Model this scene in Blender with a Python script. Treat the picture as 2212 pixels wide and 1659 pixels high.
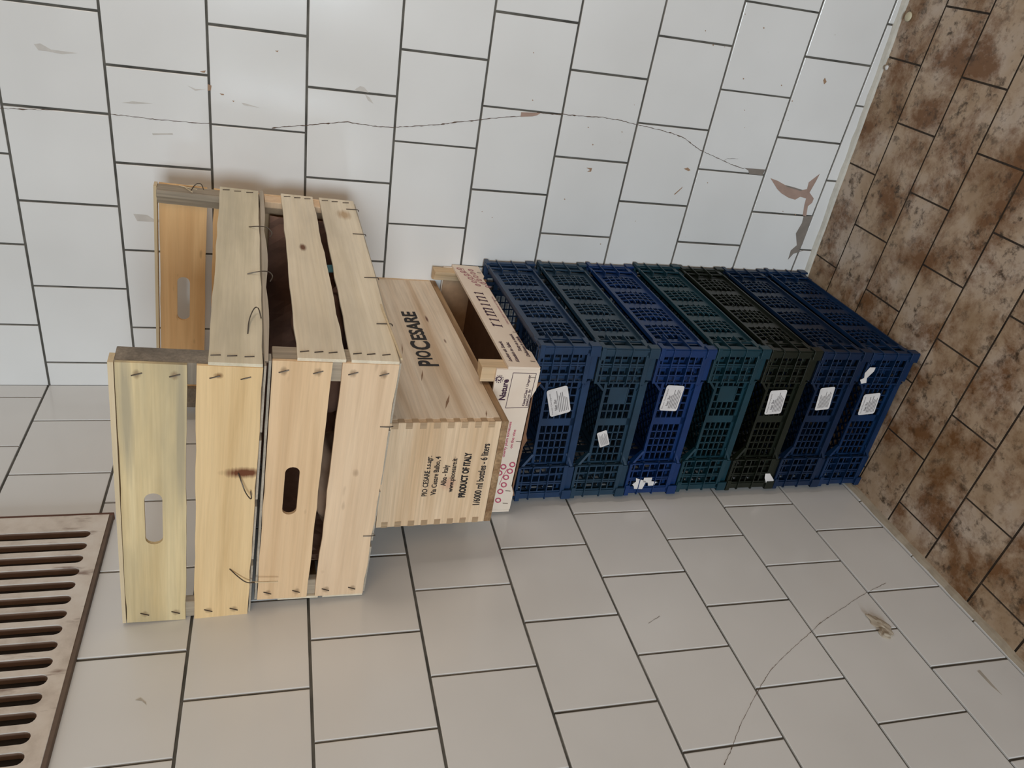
import bpy, bmesh, math, random
from mathutils import Vector, Matrix, Euler

for o in list(bpy.data.objects):
    bpy.data.objects.remove(o)
S = bpy.context.scene
COL = S.collection
R = math.radians
rnd = random.Random(11)

# ------------------------------------------------------------------ camera
cam = bpy.data.cameras.new('camera')
cam.sensor_fit = 'HORIZONTAL'
cam.sensor_width = 36
cam.lens = 36 * 1697.8 / 2212
cam.clip_start = 0.02
camo = bpy.data.objects.new('camera', cam)
camo.location = (0.8565, -1.4030, 1.1137)
camo.rotation_euler = (0.01609, 1.28209, -1.01040)      # phone held upright, picture stored on its side
COL.objects.link(camo)
S.camera = camo

# ------------------------------------------------------------------ light
S.view_settings.view_transform = 'Standard'
S.view_settings.look = 'None'
S.view_settings.gamma = 1
S.view_settings.use_curve_mapping = False
S.view_settings.exposure = 0.0
w = bpy.data.worlds.new('world')
S.world = w
w.use_nodes = True
w.node_tree.nodes['Background'].inputs[0].default_value = (0.95, 0.88, 0.84, 1)
w.node_tree.nodes['Background'].inputs[1].default_value = 0.03


def area(name, loc, target, sx, sy, power, col, spread=180):
    l = bpy.data.lights.new(name, 'AREA')
    l.shape = 'RECTANGLE'
    l.size, l.size_y = sx, sy
    l.energy = power
    l.color = col
    l.spread = R(spread)
    o = bpy.data.objects.new(name, l)
    o.location = loc
    d = Vector(target) - Vector(loc)
    o.rotation_euler = d.to_track_quat('-Z', 'Y').to_euler()
    COL.objects.link(o)
    return o


area('doorway_daylight', (1.0, -5.0, 1.15), (.4, 0, .8), 1.2, 1.1, 114, (.80, .915, 1.0))
area('warm_lamp', (1.75, -1.75, 1.60), (.5, 0, .8), .8, .9, 6.6, (1.0, .68, .40))
area('side_fill', (2.5, -.42, 1.35), (.3, -.22, .85), .5, .7, 1.15, (1.0, .90, .80), 62)  # added narrow fill to brighten the crate sides, no real source


# ------------------------------------------------------------------ mesh helpers
class MB:
    def __init__(s):
        s.v = []
        s.f = []
        s.m = []

    def quadbox(s, P, mi=0):
        """8 points: bottom 4 ccw, top 4 ccw"""
        n = len(s.v)
        s.v += [tuple(p) for p in P]
        for f in ((3, 2, 1, 0), (4, 5, 6, 7), (0, 1, 5, 4), (1, 2, 6, 5), (2, 3, 7, 6), (3, 0, 4, 7)):
            s.f.append([n + i for i in f])
            s.m.append(mi)
        return s

    def box(s, x0, x1, y0, y1, z0, z1, mi=0):
        return s.quadbox([(x0, y0, z0), (x1, y0, z0), (x1, y1, z0), (x0, y1, z0),
                          (x0, y0, z1), (x1, y0, z1), (x1, y1, z1), (x0, y1, z1)], mi)

    def bar(s, a, b, u, wu, wv, mi=0):
        """bar from a to b; u = one cross direction, widths wu (along u) and wv"""
        a, b, u = Vector(a), Vector(b), Vector(u).normalized()
        d = (b - a).normalized()
        v = d.cross(u).normalized()
        P = []
        for e in (a, b):
            for i, j in ((-1, -1), (1, -1), (1, 1), (-1, 1)):
                P.append(e + u * (i * wu / 2) + v * (j * wv / 2))
        return s.quadbox(P, mi)

    def tube(s, pts, r, n=7, mi=0):
        pts = [Vector(p) for p in pts]
        base = len(s.v)
        ref = Vector((0.3, 0.5, 0.81))
        for i, p in enumerate(pts):
            d = (pts[min(i + 1, len(pts) - 1)] - pts[max(i - 1, 0)]).normalized()
            a = d.cross(ref).normalized()
            b = d.cross(a)
            for k in range(n):
                t = 2 * math.pi * k / n
                s.v.append(tuple(p + a * (r * math.cos(t)) + b * (r * math.sin(t))))
        for i in range(len(pts) - 1):
            for k in range(n):
                s.f.append([base + i * n + k, base + i * n + (k + 1) % n, base + (i + 1) * n + (k + 1) % n, base + (i + 1) * n + k])
                s.m.append(mi)
        s.f.append([base + k for k in range(n)][::-1])
        s.m.append(mi)
        e = base + (len(pts) - 1) * n
        s.f.append([e + k for k in range(n)])
        s.m.append(mi)
        return s

    def prism(s, loop, off, mi=0):
        """closed polygon (3-D points) extruded by vector off"""
        n = len(loop)
        b = len(s.v)
        off = Vector(off)
        s.v += [tuple(Vector(p)) for p in loop] + [tuple(Vector(p) + off) for p in loop]
        s.f.append([b + i for i in range(n)][::-1]); s.m.append(mi)
        s.f.append([b + n + i for i in range(n)]); s.m.append(mi)
        for i in range(n):
            s.f.append([b + i, b + (i + 1) % n, b + n + (i + 1) % n, b + n + i]); s.m.append(mi)
        return s

    def build(s, name, mats, parent=None, bevel=0, smooth=False, fixn=True):
        me = bpy.data.meshes.new(name)
        me.from_pydata(s.v, [], s.f)
        if not isinstance(mats, (list, tuple)):
            mats = [mats]
        for m in mats:
            me.materials.append(m)
        for p, mi in zip(me.polygons, s.m):
            p.material_index = mi
            p.use_smooth = smooth
        if fixn:
            bm = bmesh.new()
            bm.from_mesh(me)
            bmesh.ops.recalc_face_normals(bm, faces=bm.faces)
            bm.to_mesh(me)
            bm.free()
        o = bpy.data.objects.new(name, me)
        COL.objects.link(o)
        if parent:
            o.parent = parent
        if bevel:
            b = o.modifiers.new('bevel', 'BEVEL')
            b.width = bevel
            b.segments = 2
            b.limit_method = 'ANGLE'
        return o


def mesh_of_curve(cu):
    t = bpy.data.objects.new('t', cu)
    COL.objects.link(t)
    bpy.context.view_layer.update()
    me = bpy.data.meshes.new_from_object(t.evaluated_get(bpy.context.evaluated_depsgraph_get()))
    bpy.data.objects.remove(t)
    return me


def sheet(name, outline, holes, thick, mat, parent, M):
    """flat sheet with holes in its own u,v plane, thick along w (centred), placed by matrix M"""
    cu = bpy.data.curves.new('c', 'CURVE')
    cu.dimensions = '2D'
    cu.fill_mode = 'BOTH'
    cu.extrude = thick / 2
    for lp in [outline] + holes:
        sp = cu.splines.new('POLY')
        sp.points.add(len(lp) - 1)
        for i, (a, b) in enumerate(lp):
            sp.points[i].co = (a, b, 0, 1)
        sp.use_cyclic_u = True
    me = mesh_of_curve(cu)
    me.transform(M)
    me.materials.clear()
    me.materials.append(mat)
    me.name = name
    o = bpy.data.objects.new(name, me)
    COL.objects.link(o)
    o.parent = parent
    return o


def stadium(cx, cy, L, r, vert=False, n=8):
    P = []
    for s_, t0 in ((1, -90), (-1, 90)):
        for k in range(n + 1):
            t = R(t0 + 180 * k / n)
            P.append((cx + s_ * (L / 2 - r) + r * math.cos(t), cy + r * math.sin(t)))
    if vert:
        P = [(cx - (y - cy), cy + (x - cx)) for x, y in P]
    return P


# frames: text/decal written on a plane. 'front' = plane y=const facing -y; 'side' = plane x=const facing +x
def M_front(x, y, z):
    return Matrix(((1, 0, 0, x), (0, 0, -1, y), (0, 1, 0, z), (0, 0, 0, 1)))


def M_side(x, y, z):
    return Matrix(((0, 0, 1, x), (1, 0, 0, y), (0, 1, 0, z), (0, 0, 0, 1)))


def lettering(name, body, length, height, mat, parent, M, bold=0.0, shear=0.0, cap='H', sm=None):
    cu = bpy.data.curves.new('t', 'FONT')
    cu.body = body
    cu.size = 1
    cu.extrude = 0.0
    cu.offset = bold
    cu.shear = shear
    cu.resolution_u = 3
    if sm:
        cu.small_caps_scale = sm
    me = mesh_of_curve(cu)
    xs = [v.co.x for v in me.vertices]
    sx = length / (max(xs) - min(xs))
    sy = height / 0.73
    me.transform(Matrix.Translation((-min(xs), 0, 0)))
    me.transform(Matrix.Diagonal((sx, sy, 1, 1)))
    me.transform(M)
    me.materials.clear()
    me.materials.append(mat)
    me.name = name
    o = bpy.data.objects.new(name, me)
    COL.objects.link(o)
    o.parent = parent
    return o


def tag(o, label, cat, group=None):
    o['label'] = label
    o['category'] = cat
    if group:
        o['group'] = group
    return o


def empty(name, loc, rot, label, cat, group=None):
    o = bpy.data.objects.new(name, None)
    o.empty_display_size = 0.02
    o.location = loc
    o.rotation_euler = rot
    COL.objects.link(o)
    return tag(o, label, cat, group)


def structure(o):
    o['kind'] = 'structure'
    return o


# ------------------------------------------------------------------ materials
def newmat(name):
    m = bpy.data.materials.new(name)
    m.use_nodes = True
    nt = m.node_tree
    return m, nt, nt.nodes, nt.links, nt.nodes['Principled BSDF']


def ramp(n, stops, interp='LINEAR'):
    r = n.new('ShaderNodeValToRGB')
    r.color_ramp.interpolation = interp
    e = r.color_ramp.elements
    while len(e) < len(stops):
        e.new(0.5)
    for el, (p, c) in zip(e, stops):
        el.position = p
        el.color = (*c, 1) if len(c) == 3 else c
    return r


def coords(nt, scale=(1, 1, 1), loc=(0, 0, 0)):
    tc = nt.nodes.new('ShaderNodeTexCoord')
    mp = nt.nodes.new('ShaderNodeMapping')
    mp.inputs['Scale'].default_value = scale
    mp.inputs['Location'].default_value = loc
    nt.links.new(tc.outputs['Object'], mp.inputs['Vector'])
    return mp.outputs['Vector']


def noise(nt, vec, scale, detail=4, rough=0.55, dist=0.0):
    n = nt.nodes.new('ShaderNodeTexNoise')
    n.inputs['Scale'].default_value = scale
    n.inputs['Detail'].default_value = detail
    n.inputs['Roughness'].default_value = rough
    n.inputs['Distortion'].default_value = dist
    nt.links.new(vec, n.inputs['Vector'])
    return n.outputs['Fac']


def mix(nt, fac, a, b, mode='MIX'):
    m = nt.nodes.new('ShaderNodeMix')
    m.data_type = 'RGBA'
    m.blend_type = mode
    for s, v in ((m.inputs[0], fac), (m.inputs[6], a), (m.inputs[7], b)):
        if isinstance(v, (int, float)):
            s.default_value = v
        elif isinstance(v, tuple):
            s.default_value = (*v, 1)
        else:
            nt.links.new(v, s)
    return m.outputs[2]


def plain(name, col, rough=0.6, spec=0.5, metallic=0.0):
    m, nt, n, l, b = newmat(name)
    b.inputs['Base Color'].default_value = (*col, 1)
    b.inputs['Roughness'].default_value = rough
    b.inputs['Specular IOR Level'].default_value = spec
    b.inputs['Metallic'].default_value = metallic
    v = coords(nt)
    nz = noise(nt, v, 60, 3)
    r = ramp(n, [(0.3, tuple(c * 0.82 for c in col)), (0.7, col)])
    l.new(nz, r.inputs[0])
    l.new(r.outputs[0], b.inputs['Base Color'])
    return m


def glaze():
    m, nt, n, l, b = newmat('white glazed tile')
    v = coords(nt)
    big = ramp(n, [(0.3, (0.71, 0.705, 0.69)), (0.7, (0.80, 0.80, 0.79))])
    l.new(noise(nt, v, 3.0, 3), big.inputs[0])
    sp = ramp(n, [(0.735, (0, 0, 0)), (0.80, (1, 1, 1))])
    l.new(noise(nt, v, 75, 3, 0.6), sp.inputs[0])
    msk = ramp(n, [(0.45, (0, 0, 0)), (0.75, (0.7, 0.7, 0.7))])
    l.new(noise(nt, coords(nt, loc=(3, 1, 2)), 4, 2), msk.inputs[0])
    f = mix(nt, 1.0, sp.outputs[0], msk.outputs[0], 'MULTIPLY')
    c = mix(nt, f, big.outputs[0], (0.40, 0.33, 0.26))
    l.new(c, b.inputs['Base Color'])
    b.inputs['Roughness'].default_value = 0.16
    b.inputs['Specular IOR Level'].default_value = 0.45
    bp = n.new('ShaderNodeBump')
    bp.inputs['Strength'].default_value = 0.10
    bp.inputs['Distance'].default_value = 0.004
    l.new(noise(nt, v, 7, 1), bp.inputs['Height'])
    l.new(bp.outputs[0], b.inputs['Normal'])
    return m


def grout(name, c0, c1):
    m, nt, n, l, b = newmat(name)
    r = ramp(n, [(0.35, c0), (0.65, c1)])
    l.new(noise(nt, coords(nt), 18, 4), r.inputs[0])
    l.new(r.outputs[0], b.inputs['Base Color'])
    b.inputs['Roughness'].default_value = 0.9
    return m


def floor_mat():
    m, nt, n, l, b = newmat('stained beige floor tile')
    v = coords(nt)
    base = ramp(n, [(0.32, (0.31, 0.20, 0.11)), (0.5, (0.46, 0.34, 0.235)), (0.68, (0.55, 0.455, 0.375))])
    l.new(noise(nt, v, 7, 5, 0.6, 0.2), base.inputs[0])
    rust = ramp(n, [(0.45, (0, 0, 0)), (0.60, (0.88, 0.88, 0.88))])
    l.new(noise(nt, coords(nt, loc=(4.3, 1.7, 0)), 9, 8, 0.72, 0.15), rust.inputs[0])
    c = mix(nt, rust.outputs[0], base.outputs[0], (0.16, 0.062, 0.014))
    spk = ramp(n, [(0.52, (0, 0, 0)), (0.66, (0.9, 0.9, 0.9))])
    l.new(noise(nt, v, 55, 5, 0.7, 0.2), spk.inputs[0])
    reg = ramp(n, [(0.30, (0.15, 0.15, 0.15)), (0.55, (1, 1, 1))])
    l.new(noise(nt, coords(nt, loc=(9, 2, 5)), 8, 4), reg.inputs[0])
    f = mix(nt, 1.0, spk.outputs[0], reg.outputs[0], 'MULTIPLY')
    c = mix(nt, f, c, (0.045, 0.027, 0.014))
    l.new(c, b.inputs['Base Color'])
    b.inputs['Roughness'].default_value = 0.42
    b.inputs['Specular IOR Level'].default_value = 0.35
    return m


def wood(name, c0, c1, axis, weather=0.0, wcol=(0.33, 0.30, 0.23), grain=1.0, seed=0.0, spots=(), rings=False, knots=0.0):
    """pale poplar / pine: grain runs along axis (0,1,2)"""
    m, nt, n, l, b = newmat(name)
    sc = [38, 38, 38]
    sc[axis] = 2.0
    v = coords(nt, tuple(sc), (seed, seed * 1.7, seed * 0.6))
    nz = noise(nt, v, 1.0, 5, 0.6, 0.5)
    g = ramp(n, [(0.30, c0), (0.62, c1)])
    l.new(nz, g.inputs[0])
    sc2 = [260, 260, 260]
    sc2[axis] = 6
    fine = noise(nt, coords(nt, tuple(sc2), (seed, 0, seed)), 1.0, 3, 0.6)
    fr = ramp(n, [(0.3, (1 - 0.20 * grain,) * 3), (0.6, (1, 1, 1))])
    l.new(fine, fr.inputs[0])
    c = mix(nt, 1.0, g.outputs[0], fr.outputs[0], 'MULTIPLY')
    if rings:
        sc3 = [10, 10, 10]
        sc3[axis] = 1.3
        wv = n.new('ShaderNodeTexWave')
        wv.wave_type = 'RINGS'
        wv.rings_direction = 'XYZ'[axis]
        wv.inputs['Scale'].default_value = 1.2
        wv.inputs['Distortion'].default_value = 9.0
        wv.inputs['Detail'].default_value = 2
        wv.inputs['Detail Scale'].default_value = 0.7
        l.new(coords(nt, tuple(sc3), (seed * 3 + 0.4, 0.2, seed + 0.9)), wv.inputs['Vector'])
        rr = ramp(n, [(0.0, (0.70, 0.56, 0.42)), (0.10, (0.93, 0.88, 0.82)), (0.3, (1, 1, 1))])
        l.new(wv.outputs['Fac'], rr.inputs[0])
        c = mix(nt, 0.5, c, rr.outputs[0], 'MULTIPLY')
    if weather:
        sc4 = [16, 16, 16]
        sc4[axis] = 3.5
        wz = ramp(n, [(0.42, (0, 0, 0)), (0.66, (weather,) * 3)])
        l.new(noise(nt, coords(nt, tuple(sc4), (seed + 5, 2, 1)), 1.0, 4, 0.6), wz.inputs[0])
        c = mix(nt, wz.outputs[0], c, wcol)
    if knots:
        kz = ramp(n, [(0.71, (0, 0, 0)), (0.79, (knots,) * 3)])
        sc5 = [60, 60, 60]
        sc5[axis] = 24
        l.new(noise(nt, coords(nt, tuple(sc5), (seed, 7, 3)), 1.0, 1), kz.inputs[0])
        c = mix(nt, kz.outputs[0], c, (0.16, 0.07, 0.03))
    tc = n.new('ShaderNodeTexCoord')
    for (p, rad, col, amt) in spots:
        sub = n.new('ShaderNodeVectorMath'); sub.operation = 'SUBTRACT'
        l.new(tc.outputs['Object'], sub.inputs[0]); sub.inputs[1].default_value = p
        dv = n.new('ShaderNodeVectorMath'); dv.operation = 'DIVIDE'
        l.new(sub.outputs[0], dv.inputs[0]); dv.inputs[1].default_value = rad
        ln = n.new('ShaderNodeVectorMath'); ln.operation = 'LENGTH'
        l.new(dv.outputs[0], ln.inputs[0])
        ad = n.new('ShaderNodeMath'); ad.operation = 'MULTIPLY_ADD'
        l.new(fine, ad.inputs[0]); ad.inputs[1].default_value = 0.9
        l.new(ln.outputs['Value'], ad.inputs[2])
        sr = ramp(n, [(0.55, (amt,) * 3), (1.0, (0, 0, 0))])
        sc_ = n.new('ShaderNodeMath'); sc_.operation = 'MULTIPLY'
        l.new(ad.outputs[0], sc_.inputs[0]); sc_.inputs[1].default_value = 0.62
        l.new(sc_.outputs[0], sr.inputs[0])
        c = mix(nt, sr.outputs[0], c, col)
    l.new(c, b.inputs['Base Color'])
    b.inputs['Roughness'].default_value = 0.72
    b.inputs['Specular IOR Level'].default_value = 0.25
    bp = n.new('ShaderNodeBump')
    bp.inputs['Strength'].default_value = 0.25
    bp.inputs['Distance'].default_value = 0.0006
    l.new(fine, bp.inputs['Height'])
    l.new(bp.outputs[0], b.inputs['Normal'])
    return m


def plastic(name, col):
    m, nt, n, l, b = newmat(name)
    v = coords(nt)
    r = ramp(n, [(0.3, tuple(c * 0.75 for c in col)), (0.7, tuple(min(1, c * 1.15) for c in col))])
    l.new(noise(nt, v, 25, 4), r.inputs[0])
    l.new(r.outputs[0], b.inputs['Base Color'])
    b.inputs['Roughness'].default_value = 0.42
    b.inputs['Specular IOR Level'].default_value = 0.45
    return m


M_TILE = glaze()
M_GROUT = grout('grey grout', (0.065, 0.062, 0.054), (0.15, 0.14, 0.12))
M_FGROUT = grout('black brown grout', (0.018, 0.012, 0.008), (0.05, 0.034, 0.022))
M_FLOOR = floor_mat()
M_BRICK = plain('salmon tile body', (0.42, 0.29, 0.235), 0.9)
M_MORTAR = plain('grey mortar', (0.25, 0.215, 0.185), 0.95)
M_CRACKL = plain('crack line', (0.13, 0.085, 0.06), 0.9)
M_STAIN = plain('pale smear', (0.60, 0.565, 0.52), 0.4)
M_RSTAIN = plain('rust spot', (0.36, 0.22, 0.13), 0.6)
M_CAULK = plain('cream caulk', (0.62, 0.59, 0.52), 0.6)
M_CAULKB = plain('beige caulk', (0.45, 0.38, 0.29), 0.7)
M_STEEL = plain('wire staple', (0.11, 0.085, 0.065), 0.45, 0.5, 0.6)
M_PAPER = plain('white paper label', (0.74, 0.70, 0.68), 0.7)
M_INK = plain('black print', (0.022, 0.018, 0.017), 0.8)
M_GREYINK = plain('grey print', (0.20, 0.18, 0.18), 0.8)
M_PURPLE = plain('purple print', (0.055, 0.014, 0.045), 0.8)
M_PINK = plain('pink print', (0.60, 0.10, 0.17), 0.8)
M_PINKD = plain('faded red print', (0.46, 0.17, 0.21), 0.8)

# ------------------------------------------------------------------ setting
TP = 0.15
# measured bed joints: (height at the corner, slope along the wall) from the course 1.52 m up, down to the floor
LINES_R = [(1.5207, .0047), (1.3715, .003), (1.2240, -.0020), (1.0690, .004), (.9219, .0008), (.7763, -.0065), (.6273, -.0074),
           (.4815, -.0143), (.3315, -.0141), (.1881, -.0287), (.0450, -.0388)]
LINES_L = [(1.5225, -.003), (1.3720, 0), (1.2215, .0031), (1.0705, .0031), (.9195, .0037), (.7692, .0056), (.6201, .0056),
           (.4754, .0006), (.3236, .0031), (.1782, -.0068), (.0276, -.0033)]
ROOM = 3.0
TOP = 2.5


def floor_z(x, y):      # the floor meets both walls where the photo shows it, falling slightly
    zr = 0.0123 - 0.0183 * x
    zl = -0.0085 + 0.0135 * y
    zl = max(zl, -0.03)
    zr = max(zr, -0.03)
    s = x + abs(y) + 1e-6
    return (zr * abs(y) + zl * x) / s


def wall_tiles(name, lines, j0, jp, side, skip=None):
    mb = MB()
    th = 0.003
    g = 0.0020

    def P(s, z, d):      # s = distance along wall from the corner, d = depth into the room
        return (s, -d, z) if side == 'R' else (d, -s, z)
    L = [(lines[0][0] + 0.15 * k, lines[0][1]) for k in range(7, 0, -1)] + list(lines)
    L = [(min(a, TOP), b if a < TOP else 0) for a, b in L]
    # grout bed
    mb.quadbox([P(0, -0.06, -0.05), P(ROOM, -0.06, -0.05), P(ROOM, -0.06, 0), P(0, -0.06, 0),
                P(0, TOP, -0.05), P(ROOM, TOP, -0.05), P(ROOM, TOP, 0), P(0, TOP, 0)], 1)
    n0 = len(lines)
    rows = []
    for i in range(len(L) - 1):
        rows.append((L[i], L[i + 1], i - 7))
    rows.append((L[-1], None, len(lines) - 1))
    for top, bot, k in rows:
        par = 1 if k % 2 == 0 else 0
        js = [0.0]
        m = -12
        while True:
            if (m % 2) == par:
                s = j0 + jp * m + rnd.uniform(-.0008, .0008)
                if s > 0.012:
                    if s > ROOM - 0.02:
                        break
                    js.append(s)
            m += 1
        js.append(ROOM)
        for a, b_ in zip(js[:-1], js[1:]):
            a2, b2 = a + g * rnd.uniform(.7, 1.2), b_ - g * rnd.uniform(.7, 1.2)
            if a == 0.0:
                a2 = 0.003

            def zt(s): return top[0] + top[1] * s - g

            def zb(s):
                if bot is None:
                    return (floor_z(s, -0.0001) if side == 'R' else floor_z(0.0001, -s)) + 0.001
                return bot[0] + bot[1] * s + g
            if zt(a2) - zb(a2) < 0.004:
                continue
            if skip and skip(a2, b2, zb(a2), zt(a2)):
                continue
            t = th + rnd.uniform(-.0002, .0002)
            e = 0.0010
            o_ = [(a2, zb(a2)), (b2, zb(b2)), (b2, zt(b2)), (a2, zt(a2))]
            i_ = [(a2 + e, zb(a2) + e), (b2 - e, zb(b2) + e), (b2 - e, zt(b2) - e), (a2 + e, zt(a2) - e)]
            n = len(mb.v)
            mb.v += [P(s, z, -0.001) for s, z in o_] + [P(s, z, t - 0.0004) for s, z in o_] + [P(s, z, t) for s, z in i_]
            for q in range(4):
                r_ = (q + 1) % 4
                mb.f.append([n + q, n + r_, n + 4 + r_, n + 4 + q]); mb.m.append(0)
                mb.f.append([n + 4 + q, n + 4 + r_, n + 8 + r_, n + 8 + q]); mb.m.append(0)
            mb.f.append([n + 8, n + 9, n + 10, n + 11]); mb.m.append(0)
    return structure(mb.build(name, [M_TILE, M_GROUT], fixn=True))


wall_r = wall_tiles('wall_right', LINES_R, 0.2790, 0.0758, 'R')
wall_l = wall_tiles('wall_left', LINES_L, 0.5020, 0.0763, 'L',
                    skip=lambda a, b, z0, z1: a > 0.395 and b < 0.96 and z0 > 1.365 and z1 < 1.75)

# floor: running-bond tiles, long side along the right wall
FJX = [0.37, 1.02, 1.69, 2.33, 2.985, 3.665, 4.345, 5.03, 5.70]
FJX = [v * TP for v in FJX]
while FJX[-1] < ROOM:
    FJX.append(FJX[-1] + 0.1005)


def fly(k, x):
    if k < 0:
        return 0.0
    return -(0.0745 + 0.1040 * k + 0.038 * x)


mb = MB()
N = 14


def fz(x, y): return floor_z(x, y)


mb.v = []
for i in range(N + 1):
    for j in range(N + 1):
        x, y = ROOM * (i / N) ** 1.6, -ROOM * (j / N) ** 1.6
        if i == 0: x = 0
        mb.v.append((x, y, fz(x + 1e-4, y - 1e-4) - 0.0009))
for i in range(N):
    for j in range(N):
        a = i * (N + 1) + j
        mb.f.append([a, a + 1, a + N + 2, a + N + 1]); mb.m.append(1)
k = 0
while True:
    if fly(k - 1, 1) < -ROOM:
        break
    par = 1 if k % 2 == 0 else 0
    js = [0.0] + [v for i, v in enumerate(FJX) if i % 2 == par] + [ROOM]
    for a, b_ in zip(js[:-1], js[1:]):
        g = 0.0021
        x0, x1 = a + g * .8, b_ - g * .8
        if x1 - x0 < 0.01:
            continue
        # split tile in two along its length so that it follows the floor
        nn = 3
        for q in range(nn):
            xa = x0 + (x1 - x0) * q / nn
            xb = x0 + (x1 - x0) * (q + 1) / nn
            pts = []
            for x, kk, s in ((xa, k - 1, -g), (xb, k - 1, -g), (xb, k, g), (xa, k, g)):
                y = fly(kk, x) + s
                y = max(y, -ROOM)
                pts.append((x, y, fz(x, y)))
            n = len(mb.v)
            mb.v += [(p[0], p[1], p[2] - 0.003) for p in pts] + pts
            mb.f.append([n + 4, n + 7, n + 6, n + 5]); mb.m.append(0)
            for e in range(4):
                if (e == 1 and q < nn - 1) or (e == 3 and q > 0):
                    continue
                r_ = (e + 1) % 4
                mb.f.append([n + e, n + 4 + e, n + 4 + r_, n + r_]); mb.m.append(0)
    k += 1
fl = structure(mb.build('floor', [M_FLOOR, M_FGROUT], fixn=False))
bm = bmesh.new(); bm.from_mesh(fl.data)
for f in bm.faces:
    if abs(f.normal.z) > 0.7 and f.normal.z < 0:
        f.normal_flip()
bm.to_mesh(fl.data); bm.free()

mb = MB()
mb.box(-0.05, ROOM, -ROOM, 0.05, TOP + 0.001, TOP + 0.05)
structure(mb.build('ceiling', plain('white ceiling paint', (0.7, 0.69, 0.67), 0.9)))

# caulk beads where the tiled walls meet the floor
for nm, side, mat in (('baseboard_right', 'R', M_CAULK), ('baseboard_left', 'L', M_CAULKB)):
    mb = MB()
    n = 90
    for i in range(n):
        sa, sb = 1.9 * i / n + 0.004, 1.9 * (i + 1) / n + 0.004
        ring = []
        for s in (sa, sb):
            rr = random.Random(int(s * 1000))
            h = 0.009 + rr.uniform(-.0012, .0012)
            dd = 0.0085 + rr.uniform(-.0012, .0012)
            if side == 'R':
                z = fz(s, -0.002)
                ring.append([(s, -0.0005, z - .003), (s, -0.0031 - dd, z - .003), (s, -0.0031 - dd * .7, z + h * .55), (s, -0.0035, z + h), (s, -0.0005, z + h)])
            else:
                z = fz(0.002, -s)
                ring.append([(0.0005, -s, z - .003), (0.0031 + dd, -s, z - .003), (0.0031 + dd * .7, -s, z + h * .55), (0.0035, -s, z + h), (0.0005, -s, z + h)])
        b0 = len(mb.v)
        mb.v += ring[0] + ring[1]
        for q in range(5):
            mb.f.append([b0 + q, b0 + (q + 1) % 5, b0 + 5 + (q + 1) % 5, b0 + 5 + q]); mb.m.append(0)
    structure(mb.build(nm, mat))

# ---- cracks, broken glaze and smears on the tiles (positions along the wall, height)
CR = {
 'a': [[0.5009, 1.5268], [0.5029, 1.4947], [0.5066, 1.4425]],
 'b': [[0.5073, 1.3726], [0.5072, 1.3397], [0.5057, 1.3052], [0.5067, 1.2701], [0.5057, 1.2464], [0.508, 1.2235]],
 'c': [[0.5089, 1.1264], [0.5149, 1.0987], [0.5187, 1.0733], [0.5238, 1.0477], [0.5300, 1.014], [0.5313, 1.0029], [0.5302, 0.9817], [0.5288, 0.955], [0.5298, 0.9254], [0.5347, 0.8931], [0.5406, 0.8549], [0.5435, 0.8385], [0.5497, 0.8139], [0.557, 0.7751], [0.5603, 0.7612], [0.5661, 0.7303], [0.5714, 0.699]],
 'd': [[0.5802, 0.671], [0.5798, 0.6471], [0.5822, 0.6235], [0.5825, 0.5872], [0.5845, 0.5444], [0.5826, 0.5064], [0.5788, 0.48], [0.5762, 0.4537], [0.5725, 0.42], [0.5674, 0.39], [0.5628, 0.3705], [0.5518, 0.349], [0.5441, 0.3319], [0.539, 0.3155], [0.5321, 0.2908], [0.5269, 0.2739], [0.5205, 0.2489], [0.5158, 0.2241]],
 'e': [[0.5269, 0.2739], [0.5326, 0.2663], [0.5339, 0.2437]],
}
CL = [[0.6374, 0.1247], [0.6522, 0.1695], [0.6652, 0.2046], [0.683, 0.2457], [0.6954, 0.2752], [0.7075, 0.3038], [0.7229, 0.3307], [0.7433, 0.3699], [0.7644, 0.4082], [0.7822, 0.4373], [0.8079, 0.4703], [0.8326, 0.4988], [0.8525, 0.5212], [0.8694, 0.5387], [0.8882, 0.5569], [0.9082, 0.5781]]


def ribbon(mb, pts, w0, side, mi=0):
    rr = random.Random(5)
    fine = []
    for a, b in zip(pts[:-1], pts[1:]):
        n = max(2, int(math.dist(a, b) / 0.004))
        for i in range(n):
            t = i / n
            fine.append((a[0] + (b[0] - a[0]) * t + rr.uniform(-.0005, .0005), a[1] + (b[1] - a[1]) * t + rr.uniform(-.0005, .0005)))
    fine.append(tuple(pts[-1]))
    base = len(mb.v)
    for i, p in enumerate(fine):
        q0, q1 = fine[max(i - 1, 0)], fine[min(i + 1, len(fine) - 1)]
        d = (q1[0] - q0[0], q1[1] - q0[1])
        L_ = math.hypot(*d) or 1
        nx, nz = -d[1] / L_, d[0] / L_
        wv = w0 * rr.uniform(.45, 1.25) * (1.9 if rr.random() < .08 else 1)
        for s_ in (-.5, .5):
            s, z = p[0] + nx * wv * s_, p[1] + nz * wv * s_
            mb.v.append((s, -0.0034, z) if side == 'R' else (0.0034, -s, z))
    for i in range(len(fine) - 1):
        mb.f.append([base + 2 * i, base + 2 * i + 1, base + 2 * i + 3, base + 2 * i + 2]); mb.m.append(mi)


def patch(mb, pts, d, side, mi=0):
    P = [(s, -d, z) if side == 'R' else (d, -s, z) for s, z in pts]
    mb.prism(P, (0, -0.0002, 0) if side == 'R' else (0.0002, 0, 0), mi)


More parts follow.
